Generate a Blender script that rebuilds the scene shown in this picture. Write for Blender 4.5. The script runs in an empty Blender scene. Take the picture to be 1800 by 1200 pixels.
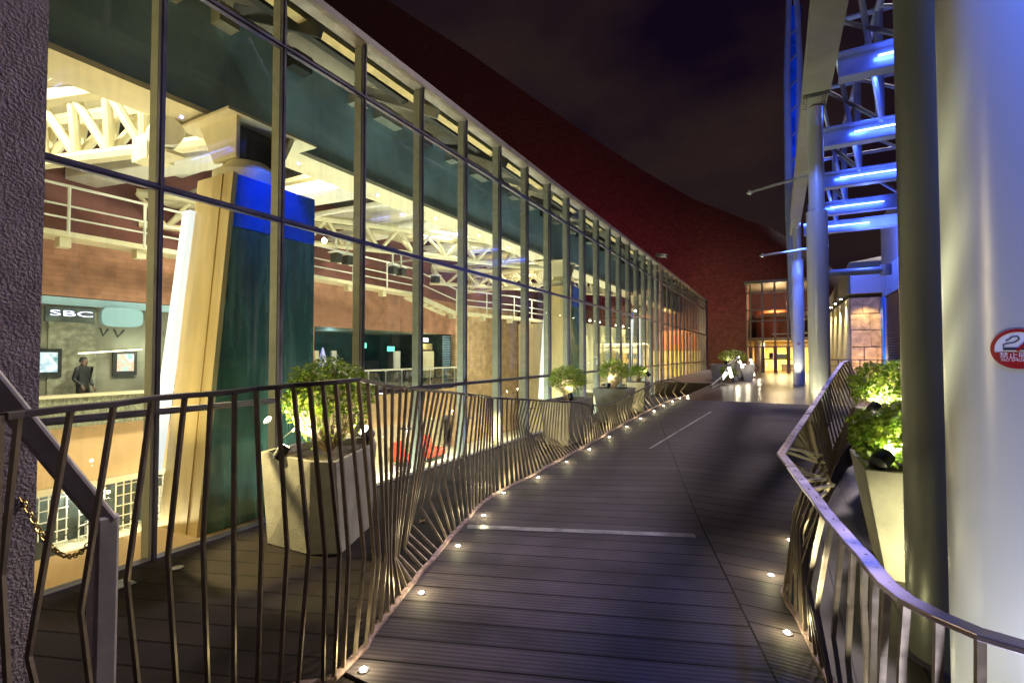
import bpy, bmesh, math, random
from mathutils import Vector, Matrix, noise
R=math.radians; rnd=random.Random(7)
sc=bpy.context.scene; col=sc.collection
# ---------------------------------------------------------------- camera, sky, sun, exposure
EYE=1.5; F=850.0; AL=math.atan(466/850); PITCH=math.atan(23/850)
cd=bpy.data.cameras.new('camera'); cam=bpy.data.objects.new('camera',cd); col.objects.link(cam)
cd.sensor_width=36; cd.lens=17.0; cd.clip_start=0.05; cd.clip_end=2000
cam.location=(0,0,EYE); cam.rotation_euler=(R(90)+PITCH,0,AL); sc.camera=cam
w=bpy.data.worlds.new('World'); sc.world=w; w.use_nodes=True
nt=w.node_tree; N=nt.nodes; L=nt.links; N.clear()
out=N.new('ShaderNodeOutputWorld'); bg=N.new('ShaderNodeBackground'); tc=N.new('ShaderNodeTexCoord')
mp=N.new('ShaderNodeMapping'); mp.inputs['Scale'].default_value=(1.6,1.6,3.0); mp.inputs['Location'].default_value=(3.1,1.7,.4)
ns=N.new('ShaderNodeTexNoise'); ns.inputs['Scale'].default_value=1.5; ns.inputs['Detail'].default_value=5
cr=N.new('ShaderNodeValToRGB'); e=cr.color_ramp.elements
e[0].position=.40; e[0].color=(.0026,.0012,.0045,1); e[1].position=.70; e[1].color=(.0135,.0075,.0065,1)
L.new(tc.outputs['Generated'],mp.inputs[0]); L.new(mp.outputs[0],ns.inputs['Vector']); L.new(ns.outputs[0],cr.inputs[0])
L.new(cr.outputs[0],bg.inputs[0]); bg.inputs[1].default_value=1.0; L.new(bg.outputs[0],out.inputs[0])
sd=bpy.data.lights.new('sun','SUN'); sd.energy=1.35; sd.angle=R(4.5); sd.color=(.95,.80,.84)
so=bpy.data.objects.new('sun',sd); col.objects.link(so)
_d=Vector((-1.63,-8.2,-7.6)); so.rotation_euler=_d.to_track_quat('-Z','Y').to_euler()
sc.view_settings.view_transform='Standard'; sc.view_settings.look='None'; sc.view_settings.exposure=.82; sc.view_settings.gamma=1
sc.cycles.use_denoising=True; sc.cycles.max_bounces=7; sc.cycles.transparent_max_bounces=24; sc.cycles.caustics_reflective=False; sc.cycles.caustics_refractive=False
sc.cycles.sample_clamp_indirect=4.0; sc.cycles.diffuse_bounces=3; sc.cycles.glossy_bounces=4
# ---------------------------------------------------------------- measuring helpers
def deckz(y):
    t=min(max((y-4.6)/(11.2-4.6),0),1); return .5*(t*t*(3-2*t)*.35+t*.65)
def ray(px,py):
    u=(px-900)/F; v=(600-py)/F
    f=math.cos(PITCH)-v*math.sin(PITCH); up=math.sin(PITCH)+v*math.cos(PITCH)
    return Vector((u*math.cos(AL)-f*math.sin(AL),u*math.sin(AL)+f*math.cos(AL),up))/f   # per metre of depth
def P(px,py,z): return Vector((0,0,EYE))+ray(px,py)*z
def PX(px,py,X): r=ray(px,py); return Vector((0,0,EYE))+r*(X/r.x)
def PY(px,py,Y): r=ray(px,py); return Vector((0,0,EYE))+r*(Y/r.y)
def G(px,py,ramp=True):
    r=ray(px,py); h=0
    for _ in range(30):
        t=(h-EYE)/r.z; p=Vector((0,0,EYE))+r*t
        if ramp: h=.5*h+.5*deckz(p.y)
    p.z=h; return p
def YX(px,X): return PX(px,623,X).y
# ---------------------------------------------------------------- materials
def mat(name,colr,rough=.6,metal=0,bump=0,bscale=40,var=0,vscale=4,emit=None,es=0,spec=None,coat=0,stretch=None):
    m=bpy.data.materials.new(name); m.use_nodes=True; n=m.node_tree.nodes; l=m.node_tree.links; b=n['Principled BSDF']
    b.inputs['Base Color'].default_value=(*colr,1); b.inputs['Roughness'].default_value=rough; b.inputs['Metallic'].default_value=metal
    if coat: b.inputs['Coat Weight'].default_value=coat
    if spec is not None: b.inputs['Specular IOR Level'].default_value=spec
    t=n.new('ShaderNodeTexCoord'); src=t.outputs['Object']
    if stretch:
        mm=n.new('ShaderNodeMapping'); mm.inputs['Scale'].default_value=stretch; l.new(src,mm.inputs[0]); src=mm.outputs[0]
    if var:
        x=n.new('ShaderNodeTexNoise'); x.inputs['Scale'].default_value=vscale; x.inputs['Detail'].default_value=6; l.new(src,x.inputs['Vector'])
        mr=n.new('ShaderNodeMapRange'); mr.inputs[1].default_value=.3; mr.inputs[2].default_value=.7
        mr.inputs[3].default_value=1-var; mr.inputs[4].default_value=1+var; l.new(x.outputs[0],mr.inputs[0])
        mx=n.new('ShaderNodeMix'); mx.data_type='RGBA'; mx.blend_type='MULTIPLY'; mx.inputs[0].default_value=1
        mx.inputs[6].default_value=(*colr,1); l.new(mr.outputs[0],mx.inputs[7]); l.new(mx.outputs[2],b.inputs['Base Color'])
        r2=n.new('ShaderNodeMapRange'); r2.inputs[1].default_value=.3; r2.inputs[2].default_value=.7
        r2.inputs[3].default_value=max(.02,rough-.08); r2.inputs[4].default_value=min(1,rough+.08); l.new(x.outputs[0],r2.inputs[0]); l.new(r2.outputs[0],b.inputs['Roughness'])
    if bump:
        x=n.new('ShaderNodeTexNoise'); x.inputs['Scale'].default_value=bscale; x.inputs['Detail'].default_value=4; l.new(src,x.inputs['Vector'])
        bp=n.new('ShaderNodeBump'); bp.inputs['Strength'].default_value=bump; bp.inputs['Distance'].default_value=.02; l.new(x.outputs[0],bp.inputs['Height']); l.new(bp.outputs[0],b.inputs['Normal'])
    if emit:
        b.inputs['Emission Color'].default_value=(*emit,1); b.inputs['Emission Strength'].default_value=es
    return m
def brickmat(name,c1,c2,mortar,w,h,ms,rough=.8,bump=.4,rot=(0,0,0),off=.5,metal=0,spec=.5):
    m=bpy.data.materials.new(name); m.use_nodes=True; n=m.node_tree.nodes; l=m.node_tree.links; b=n['Principled BSDF']
    t=n.new('ShaderNodeTexCoord'); mp=n.new('ShaderNodeMapping'); mp.inputs['Rotation'].default_value=rot
    br=n.new('ShaderNodeTexBrick'); br.offset=off; br.inputs['Scale'].default_value=1
    for k,v in (('Color1',(*c1,1)),('Color2',(*c2,1)),('Mortar',(*mortar,1)),('Mortar Size',ms),('Brick Width',w),('Row Height',h),('Mortar Smooth',.1)): br.inputs[k].default_value=v
    l.new(t.outputs['Object'],mp.inputs[0]); l.new(mp.outputs[0],br.inputs['Vector'])
    x=n.new('ShaderNodeTexNoise'); x.inputs['Scale'].default_value=3; x.inputs['Detail'].default_value=7; l.new(t.outputs['Object'],x.inputs['Vector'])
    mr=n.new('ShaderNodeMapRange'); mr.inputs[1].default_value=.3; mr.inputs[2].default_value=.7; mr.inputs[3].default_value=.7; mr.inputs[4].default_value=1.25; l.new(x.outputs[0],mr.inputs[0])
    mx=n.new('ShaderNodeMix'); mx.data_type='RGBA'; mx.blend_type='MULTIPLY'; mx.inputs[0].default_value=1
    l.new(br.outputs['Color'],mx.inputs[6]); l.new(mr.outputs[0],mx.inputs[7]); l.new(mx.outputs[2],b.inputs['Base Color'])
    bp=n.new('ShaderNodeBump'); bp.invert=True; bp.inputs['Strength'].default_value=bump; bp.inputs['Distance'].default_value=.01
    l.new(br.outputs['Fac'],bp.inputs['Height']); l.new(bp.outputs[0],b.inputs['Normal'])
    b.inputs['Roughness'].default_value=rough; b.inputs['Metallic'].default_value=metal; b.inputs['Specular IOR Level'].default_value=spec
    return m
VERT_Y=(0,R(90),R(90))   # brick pattern for a wall running along Y
VERT_X=(R(-90),0,0)
def glassmat(name,tint,base=.0,rough=.01,refl=1.0):
    m=bpy.data.materials.new(name); m.use_nodes=True; n=m.node_tree.nodes; l=m.node_tree.links; n.clear()
    o=n.new('ShaderNodeOutputMaterial'); mix=n.new('ShaderNodeMixShader'); tr=n.new('ShaderNodeBsdfTransparent'); gl=n.new('ShaderNodeBsdfGlossy')
    fr=n.new('ShaderNodeFresnel'); fr.inputs[0].default_value=1.5; tr.inputs[0].default_value=(*tint,1); gl.inputs[1].default_value=rough
    tx=n.new('ShaderNodeTexCoord'); mpp=n.new('ShaderNodeMapping'); mpp.inputs['Scale'].default_value=(9,9,.7); ns=n.new('ShaderNodeTexNoise'); ns.inputs['Scale'].default_value=2.2; ns.inputs['Detail'].default_value=5
    l.new(tx.outputs['Object'],mpp.inputs[0]); l.new(mpp.outputs[0],ns.inputs['Vector'])
    mm=n.new('ShaderNodeMath'); mm.operation='MULTIPLY_ADD'; mm.inputs[1].default_value=refl; mm.inputs[2].default_value=base
    l.new(fr.outputs[0],mm.inputs[0]); l.new(mm.outputs[0],mix.inputs[0]); l.new(tr.outputs[0],mix.inputs[1]); l.new(gl.outputs[0],mix.inputs[2])
    # thin film of dust streaks
    df=n.new('ShaderNodeBsdfDiffuse'); df.inputs[0].default_value=(.5,.5,.46,1); m2=n.new('ShaderNodeMixShader'); mr=n.new('ShaderNodeMapRange')
    mr.inputs[1].default_value=.45; mr.inputs[2].default_value=.8; mr.inputs[3].default_value=.0; mr.inputs[4].default_value=.10; l.new(ns.outputs[0],mr.inputs[0]); l.new(mr.outputs[0],m2.inputs[0])
    l.new(mix.outputs[0],m2.inputs[1]); l.new(df.outputs[0],m2.inputs[2]); l.new(m2.outputs[0],o.inputs[0]); return m
def emat(name,c,s):
    m=bpy.data.materials.new(name); m.use_nodes=True; b=m.node_tree.nodes['Principled BSDF']
    b.inputs['Base Color'].default_value=(.8,.8,.8,1); b.inputs['Emission Color'].default_value=(*c,1); b.inputs['Emission Strength'].default_value=s; return m
M=dict(
 stucco=mat('dark_stucco',(.44,.37,.40),.9,bump=.75,bscale=85,var=.25,vscale=8),
 alu=mat('dark_aluminium',(.15,.14,.20),.38,.5,var=.15),
 fin=mat('cream_fin',(.27,.26,.20),.5,var=.12,vscale=3,stretch=(1,1,4)),
 cap=mat('parapet_metal',(.30,.25,.21),.55,.2,var=.3,vscale=5,bump=.2),
 glass=glassmat('facade_glass',(.86,.94,.89),.02,.015,1.0),
 glass2=glassmat('clear_glass',(.93,.96,.95),.01,.02,.8),
 teal=mat('teal_steel',(.30,.45,.52),.4,.1,var=.3,vscale=1.2),
 cream=mat('cream_paint',(.72,.63,.42),.5,var=.06),
 white=mat('white_paint',(.75,.72,.64),.45,var=.05),
 ceil=mat('dark_soffit',(.10,.10,.085),.7,var=.4,vscale=.8),
 dark=mat('dark_metal',(.035,.035,.03),.5,.3),
 pgold=mat('brass_cladding',(.66,.50,.24),.4,.35,var=.14,vscale=2,stretch=(3,3,.5)),
 pteal=mat('teal_reflection_cladding',(.085,.21,.175),.24,.55,var=.35,vscale=3,stretch=(3,3,.35)),  # light reflected in the polished metal, put into a teal base colour
 pblue=mat('blue_lit_cladding',(.01,.17,.95),.3,.15,var=.3,vscale=2),  # on the pylon head the blue LED reflection is put into the colour
 redwall=brickmat('terracotta_wall',(.40,.19,.115),(.35,.165,.10),(.25,.13,.085),.4,.1,.004,rot=VERT_Y),
 maroon=mat('maroon_wall',(.17,.065,.06),.8,var=.2,vscale=1.5),
 palebrick=brickmat('pale_brick',(.55,.38,.21),(.48,.31,.17),(.32,.2,.12),.35,.09,.005,rot=VERT_Y),
 orange=mat('orange_plaster',(.74,.48,.24),.6,var=.10,vscale=1.5),
 grey=mat('shop_front_grey',(.25,.24,.18),.6,var=.3,vscale=2),
 shopdark=mat('shop_dark',(.05,.065,.06),.4,var=.5,vscale=5),
 hallfloor=brickmat('hall_tiles',(.75,.72,.58),(.70,.67,.54),(.3,.28,.2),.9,.9,.006,rough=.3,bump=.1,off=0),
 curtain=mat('pleated_panel',(.45,.44,.30),.5,var=.35,vscale=1.4,stretch=(1,3,.15)),
 bronze=mat('bronze_bar',(.27,.215,.17),.36,.5,var=.2,vscale=20),
 rail=mat('handrail_bar',(.13,.11,.12),.33,.6,var=.2,vscale=15),
 railr=mat('worn_handrail',(.42,.36,.45),.32,.7,var=.3,vscale=9),
 edge=mat('worn_edge_strip',(.36,.25,.24),.7,.1,var=.5,vscale=18,bump=.4),
 tube=mat('grey_steel_tube',(.56,.52,.50),.42,.35,var=.18,vscale=10),
 chain=mat('brass_chain',(.35,.26,.08),.35,.9),
 conc=mat('concrete_planter',(.31,.29,.25),.75,var=.22,vscale=6,bump=.25,bscale=70),
 soil=mat('soil',(.05,.035,.02),.95,bump=1,bscale=30,var=.4,vscale=20),
 twig=mat('pale_twig',(.46,.34,.22),.8),
 black=mat('black_plastic',(.015,.015,.018),.35),
 colm=mat('silver_column_paint',(.62,.63,.62),.3,.3,bump=.04,bscale=5),
 cold=mat('dark_column_paint',(.27,.29,.25),.35,.35),
 girder=mat('grey_girder',(.30,.285,.24),.5,.25,var=.15,vscale=3),
 steelb=mat('blue_grey_steel',(.33,.39,.64),.4,.3,var=.12),
 led=emat('blue_led',(.16,.28,1.0),6),
 lampw=emat('warm_lamp',(1,.92,.62),45),
 lampc=emat('white_lamp',(1,.90,.75),2.2),
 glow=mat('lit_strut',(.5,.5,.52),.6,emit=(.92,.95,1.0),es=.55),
 stone=mat('rough_stone',(.42,.31,.20),.9,bump=1,bscale=7,var=.45,vscale=5),
 clad=mat('metal_cladding',(.30,.33,.45),.5,.3,var=.1),
 shutter=mat('slat_shutter',(.10,.11,.17),.45,.5),
 granite=brickmat('red_granite',(.17,.075,.06),(.14,.065,.05),(.10,.045,.038),.7,.28,.01,rough=.75,rot=VERT_X),
 yellow=mat('lobby_wall',(.8,.60,.26),.6,var=.08),
 orangew=mat('orange_wall',(.62,.20,.08),.5,var=.15),
 red=mat('sofa_red',(.6,.06,.03),.5),
 signred=mat('sign_red',(.33,.012,.014),.4), signwhite=mat('sign_white',(.75,.75,.82),.4), signblack=mat('sign_black',(.02,.02,.04),.4),
 strip=mat('steel_threshold',(.30,.29,.31),.4,.3,var=.6,vscale=7),
 plaza=None,
)
def deckmat():
    m=bpy.data.materials.new('deck_boards'); m.use_nodes=True; n=m.node_tree.nodes; l=m.node_tree.links; b=n['Principled BSDF']
    t=n.new('ShaderNodeTexCoord')
    def boards(ang):
        mp=n.new('ShaderNodeMapping'); mp.inputs['Rotation'].default_value=(0,0,ang); mp.inputs['Location'].default_value=(8,0,0); l.new(t.outputs['Object'],mp.inputs[0])
        br=n.new('ShaderNodeTexBrick'); br.offset=.37; br.inputs['Scale'].default_value=1
        for k,v in (('Color1',(.086,.070,.078,1)),('Color2',(.060,.050,.057,1)),('Mortar',(.004,.003,.004,1)),('Mortar Size',.0065),('Brick Width',60),('Row Height',.19),('Mortar Smooth',0)): br.inputs[k].default_value=v
        l.new(mp.outputs[0],br.inputs['Vector'])
        wv=n.new('ShaderNodeTexWave'); wv.bands_direction='Y'; wv.inputs['Scale'].default_value=10; l.new(mp.outputs[0],wv.inputs['Vector'])
        return br,wv
    a,wa=boards(R(-20.4)); c,wc=boards(0)
    sp=n.new('ShaderNodeSeparateXYZ'); l.new(t.outputs['Object'],sp.inputs[0])
    # seam through p0 with direction s: points right of it are the second zone
    p0=G(1360,1190); p1=G(1240,940); s=(p1-p0).normalized()
    m1=n.new('ShaderNodeMath'); m1.operation='MULTIPLY'; m1.inputs[1].default_value=s.y; l.new(sp.outputs[0],m1.inputs[0])
    m2=n.new('ShaderNodeMath'); m2.operation='MULTIPLY'; m2.inputs[1].default_value=-s.x; l.new(sp.outputs[1],m2.inputs[0])
    m3=n.new('ShaderNodeMath'); m3.operation='ADD'; l.new(m1.outputs[0],m3.inputs[0]); l.new(m2.outputs[0],m3.inputs[1])
    c0=p0.x*s.y-p0.y*s.x
    m4=n.new('ShaderNodeMath'); m4.operation='SUBTRACT'; m4.inputs[1].default_value=c0; l.new(m3.outputs[0],m4.inputs[0])
    gt=n.new('ShaderNodeMath'); gt.operation='GREATER_THAN'; gt.inputs[1].default_value=0; l.new(m4.outputs[0],gt.inputs[0])
    ab=n.new('ShaderNodeMath'); ab.operation='ABSOLUTE'; l.new(m4.outputs[0],ab.inputs[0])
    lt=n.new('ShaderNodeMath'); lt.operation='LESS_THAN'; lt.inputs[1].default_value=.006; l.new(ab.outputs[0],lt.inputs[0])
    mx=n.new('ShaderNodeMix'); mx.data_type='RGBA'; l.new(gt.outputs[0],mx.inputs[0]); l.new(a.outputs[0],mx.inputs[6]); l.new(c.outputs[0],mx.inputs[7])
    mf=n.new('ShaderNodeMix'); mf.data_type='FLOAT'; l.new(gt.outputs[0],mf.inputs[0]); l.new(wa.outputs[1],mf.inputs[2]); l.new(wc.outputs[1],mf.inputs[3])
    my=n.new('ShaderNodeMix'); my.data_type='RGBA'; l.new(lt.outputs[0],my.inputs[0]); l.new(mx.outputs[2],my.inputs[6]); my.inputs[7].default_value=(.006,.005,.006,1)
    x=n.new('ShaderNodeTexNoise'); x.inputs['Scale'].default_value=2.5; x.inputs['Detail'].default_value=8; l.new(t.outputs['Object'],x.inputs['Vector'])
    mr=n.new('ShaderNodeMapRange'); mr.inputs[1].default_value=.3; mr.inputs[2].default_value=.7; mr.inputs[3].default_value=.65; mr.inputs[4].default_value=1.35; l.new(x.outputs[0],mr.inputs[0])
    mz=n.new('ShaderNodeMix'); mz.data_type='RGBA'; mz.blend_type='MULTIPLY'; mz.inputs[0].default_value=1; gm=n.new('ShaderNodeMapRange'); gm.inputs[3].default_value=.74; gm.inputs[4].default_value=1.15; l.new(mf.outputs[0],gm.inputs[0]); mm=n.new('ShaderNodeMath'); mm.operation='MULTIPLY'; l.new(gm.outputs[0],mm.inputs[0]); l.new(mr.outputs[0],mm.inputs[1]); l.new(my.outputs[2],mz.inputs[6]); l.new(mm.outputs[0],mz.inputs[7]); l.new(mz.outputs[2],b.inputs['Base Color'])
    bp=n.new('ShaderNodeBump'); bp.inputs['Strength'].default_value=.25; bp.inputs['Distance'].default_value=.004; l.new(mf.outputs[0],bp.inputs['Height']); l.new(bp.outputs[0],b.inputs['Normal'])
    r2=n.new('ShaderNodeMapRange'); r2.inputs[1].default_value=.3; r2.inputs[2].default_value=.7; r2.inputs[3].default_value=.62; r2.inputs[4].default_value=.8; l.new(x.outputs[0],r2.inputs[0]); l.new(r2.outputs[0],b.inputs['Roughness'])
    b.inputs['Specular IOR Level'].default_value=.13
    return m
def leafmat(name,c,tr):
    m=mat(name,c,.45,var=.45,vscale=9); n=m.node_tree.nodes; l=m.node_tree.links; o=[x for x in n if x.type=='OUTPUT_MATERIAL'][0]
    t=n.new('ShaderNodeBsdfTranslucent'); t.inputs[0].default_value=(*tr,1); x=n.new('ShaderNodeMixShader'); x.inputs[0].default_value=.45
    l.new(n['Principled BSDF'].outputs[0],x.inputs[1]); l.new(t.outputs[0],x.inputs[2]); l.new(x.outputs[0],o.inputs[0]); return m
M['leaf']=leafmat('green_leaf',(.10,.19,.02),(.22,.34,.02)); M['leafb']=leafmat('pale_green_leaf',(.24,.34,.05),(.38,.45,.05))
M['deck']=deckmat()
M['outer']=brickmat('outer_boards',(.026,.019,.017),(.018,.014,.014),(.002,.002,.002),40,.19,.007,rough=.75,bump=.3,rot=(0,0,R(-20.4)),off=.37,spec=.12)
M['outr']=brickmat('side_boards',(.095,.082,.062),(.078,.068,.052),(.008,.007,.007),40,.30,.006,rough=.6,bump=.1,rot=(0,0,R(90)),off=.37)
M['plaza']=brickmat('plaza_boards',(.085,.052,.028),(.060,.038,.022),(.012,.009,.006),40,.2,.005,rough=.30,bump=.5,off=.37,spec=.3)
# ---------------------------------------------------------------- mesh helpers
class MB:
    def __init__(s): s.v=[]; s.f=[]; s.mi=[]
    def add(s,vs,fs,mi=0):
        o=len(s.v); s.v+=[tuple(v) for v in vs]; s.f+=[tuple(o+i for i in f) for f in fs]; s.mi+=[mi]*len(fs); return s
    def box(s,a,b,mi=0):
        x0,x1=sorted((a[0],b[0])); y0,y1=sorted((a[1],b[1])); z0,z1=sorted((a[2],b[2]))
        vs=[(x,y,z) for z in (z0,z1) for y in (y0,y1) for x in (x0,x1)]
        return s.add(vs,[(0,2,3,1),(4,5,7,6),(0,1,5,4),(2,6,7,3),(0,4,6,2),(1,3,7,5)],mi)
    def hexa(s,p,mi=0):  # 8 points: bottom 4 ccw, top 4
        return s.add(p,[(3,2,1,0),(4,5,6,7),(0,1,5,4),(1,2,6,5),(2,3,7,6),(3,0,4,7)],mi)
    def bar(s,a,b,w,h,mi=0,up=(0,0,1)):  # rectangular bar between points
        a=Vector(a); b=Vector(b); d=(b-a).normalized(); u=Vector(up)
        if abs(d.dot(u))>.98: u=Vector((1,0,0))
        sx=d.cross(u).normalized(); uz=sx.cross(d)
        vs=[]
        for p in (a,b):
            for i,j in ((-1,-1),(1,-1),(1,1),(-1,1)): vs.append(p+sx*(w/2*i)+uz*(h/2*j))
        return s.add(vs,[(0,1,2,3),(7,6,5,4),(0,4,5,1),(1,5,6,2),(2,6,7,3),(3,7,4,0)],mi)
    def tube(s,pts,r,n=8,mi=0,closed=False,flat=1.0):
        pts=[Vector(p) for p in pts]; m=len(pts); rs=r if isinstance(r,(list,tuple)) else [r]*m
        vs=[]; u=None
        for i,p in enumerate(pts):
            if closed: d=(pts[(i+1)%m]-pts[i-1])
            else: d=(pts[min(i+1,m-1)]-pts[max(i-1,0)])
            d.normalize()
            if u is None:
                u=Vector((0,0,1)) if abs(d.z)<.9 else Vector((1,0,0))
            u=(u-d*u.dot(d)).normalized(); q=d.cross(u)
            for k in range(n):
                a=2*math.pi*k/n; vs.append(p+u*(math.cos(a)*rs[i]*flat)+q*(math.sin(a)*rs[i]))
        fs=[]
        for i in range(m if closed else m-1):
            j=(i+1)%m
            for k in range(n): k2=(k+1)%n; fs.append((i*n+k,i*n+k2,j*n+k2,j*n+k))
        if not closed: fs+= [tuple(range(n))[::-1],tuple((m-1)*n+k for k in range(n))]
        return s.add(vs,fs,mi)
    def lathe(s,c,prof,n=32,mi=0):  # prof [(r,z)]
        vs=[(c[0]+r*math.cos(2*math.pi*k/n),c[1]+r*math.sin(2*math.pi*k/n),c[2]+z) for r,z in prof for k in range(n)]
        fs=[(i*n+k,i*n+(k+1)%n,(i+1)*n+(k+1)%n,(i+1)*n+k) for i in range(len(prof)-1) for k in range(n)]
        fs+=[tuple(range(n))[::-1],tuple((len(prof)-1)*n+k for k in range(n))]
        return s.add(vs,fs,mi)
    def build(s,name,m,parent=None,smooth=False,bevel=0):
        me=bpy.data.meshes.new(name); me.from_pydata(s.v,[],s.f); me.validate()
        for x in (m if isinstance(m,(list,tuple)) else [m]): me.materials.append(M[x] if isinstance(x,str) else x)
        if len(s.mi)==len(me.polygons): me.polygons.foreach_set('material_index',s.mi)
        o=bpy.data.objects.new(name,me); col.objects.link(o); o.parent=parent
        if smooth:
            me.polygons.foreach_set('use_smooth',[True]*len(me.polygons))
            try: me.set_sharp_from_angle(angle=R(40))
            except Exception: pass
        if bevel:
            b=o.modifiers.new('bevel','BEVEL'); b.width=bevel; b.segments=2; b.limit_method='ANGLE'
        return o
def tag(o,label=None,cat=None,group=None,kind=None):
    if label: o['label']=label
    if cat: o['category']=cat
    if group: o['group']=group
    if kind: o['kind']=kind
    return o
def thing(name,label,cat,loc=(0,0,0),group=None):
    o=bpy.data.objects.new(name,None); col.objects.link(o); o.empty_display_size=.1; o.location=loc
    return tag(o,label,cat,group)
class At:  # keeps world coordinates while parenting to an empty that stands elsewhere
    pass
def part(mb,name,m,parent,**k):
    o=mb.build(name,m,None,**k)
    p=parent; loc=Vector((0,0,0))
    while p: loc+=p.location; p=p.parent
    if loc.length>0: o.data.transform(Matrix.Translation(-loc))
    o.parent=parent; return o
def lamp(kind,loc,energy,color,size=.1,target=None,spot=60,blend=.6,name=None,parent=None,size_y=None):
    d=bpy.data.lights.new(name or kind.lower()+'_light',kind); d.energy=energy; d.color=color
    if kind=='AREA':
        d.size=size
        if size_y: d.shape='RECTANGLE'; d.size_y=size_y
    else: d.shadow_soft_size=min(size,.025) if kind=='POINT' else size
    if kind=='SPOT': d.spot_size=R(spot); d.spot_blend=blend
    o=bpy.data.objects.new(d.name,d); col.objects.link(o); o.location=loc
    if target is not None: o.rotation_euler=(Vector(target)-Vector(loc)).to_track_quat('-Z','Y').to_euler()
    return o
def text(body,size,name,m,parent,mw,extrude=.004):
    c=bpy.data.curves.new(name,'FONT'); c.body=body; c.size=size; c.extrude=extrude; c.align_x='CENTER'; c.align_y='CENTER'
    t=bpy.data.objects.new(name,c); col.objects.link(t); bpy.context.view_layer.update()
    me=bpy.data.meshes.new_from_object(t.evaluated_get(bpy.context.evaluated_depsgraph_get())); bpy.data.objects.remove(t)
    me.materials.clear(); me.materials.append(M[m]); me.transform(mw)
    o=bpy.data.objects.new(name,me); col.objects.link(o)
    p=parent; loc=Vector((0,0,0))
    while p: loc+=p.location; p=p.parent
    me.transform(Matrix.Translation(-loc)); o.parent=parent; return o
# ================================================================ LEFT AND RIGHT RAILING CURVES (needed for the walkway outline)
# baluster index, base px, kink px, top px, depth
LC=[(0,(-20,1595),(-12,1080),(0,732),1.30),(1,(33,1535),(3,1010),(33,728),1.38),(2,(130,1473),(50,1153),(125,717),1.50),(3,(185,1410),(142,1073),(200,710),1.62),(4,(260,1351),(223,1020),(267,700),1.75),
(5,(318,1308),(295,977),(325,695),1.86),(6,(368,1277),(357,955),(371,692),1.95),(7,(412,1251),(411,955),(412,688),2.03),(8,(452,1230),(460,957),(450,683),2.10),
(9,(490,1213),(505,967),(487,680),2.16),(10,(523,1200),(543,970),(516,677),2.21),(11,(568,1195),(572,974),(544,675),2.23),(12,(587,1187),(597,971),(567,673),2.26),
(13,(603,1173),(613,973),(590,671),2.32),(14,(623,1153),(640,977),(611,669),2.41),(15,(643,1133),(658,982),(630,667),2.5),(16,(653,1113),(667,980),(646,670),2.6),(17,(668,1093),(678,982),(662,674),2.71),
(18,(682,1077),(682,982),(676,678),2.81),(19,(693,1063),(686,982),(690,680),2.9),(20,(705,1048),(692,982),(704,681),3.0),(21,(717,1033),(694,981),(715,682),3.11),(22,(728,1022),(695,980),(726,683),3.2),
(23,(737,1008),(700,975),(736,684),3.31),(24,(747,997),(711,963),(746,685),3.41),(25,(757,987),(715,952),(755,686),3.5),(26,(765,977),(718,938),(764,687),3.6),(27,(773,967),(723,922),(772,688),3.7),
(28,(782,957),(740,892),(780,689),3.82),(29,(788,948),(755,878),(787,689),3.92),(30,(795,940),(770,860),(795,690),4.02),(31,(802,933),(782,847),(802,691),4.11),(32,(810,925),(795,832),(811,692),4.22),
(33,(815,918),(805,817),(820,693),4.32),(34,(823,912),(815,805),(829,694),4.41),(36,(833,898),(833,800),(842,695),4.64),(39,(852,881),(850,790),(857,697),4.94),(42,(870,868),(866,780),(866,699),5.2),
(46,(905,853),(898,737),(900,701),None),(50,(935,838),(915,742),(926,702),None),(54,(962,822),(934,762),(950,704),None),(58,(985,810),(960,766),(966,705),None),(62,(1006,798),(979,775),(984,706),None),
(65,(1018,792),(1000,770),(998,706),None),(68,(1030,785),(1026,752),(1014,707),None),(71,(1043,778),(1040,737),(1030,710),None),(75,(1060,768),(1053,745),(1047,712),None),(78,(1072,760),(1070,735),(1061,714),None),
(82,(1088,751),(1080,724),(1080,706),None),(86,(1106,741),(1100,720),(1100,697),None),(90,(1128,729),(1114,712),(1124,686),None),(94,(1155,715),(1140,697),(1152,673),None),(97,(1176,706),(1168,690),(1175,666),None),(99,(1206,696),(1196,688),(1207,674),None)]
def lerp(a,b,t): return a+(b-a)*t
def sample(C,i):
    for k in range(len(C)-1):
        if C[k][0]<=i<=C[k+1][0]:
            t=(i-C[k][0])/(C[k+1][0]-C[k][0]); return [lerp(a,b,t) for a,b in zip(C[k][1],C[k+1][1])]
CL=[]
for i,b,k,t,z in LC:
    B=P(*b,z) if z else G(*b); 
    if z: B.z=0 if B.y<4.6 else deckz(B.y)
    dep=(-math.sin(AL)*B.x+math.cos(AL)*B.y)
    CL.append((i,[B,P(*k,dep+(.02 if z else .0)),P(*t,dep)]))
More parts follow.
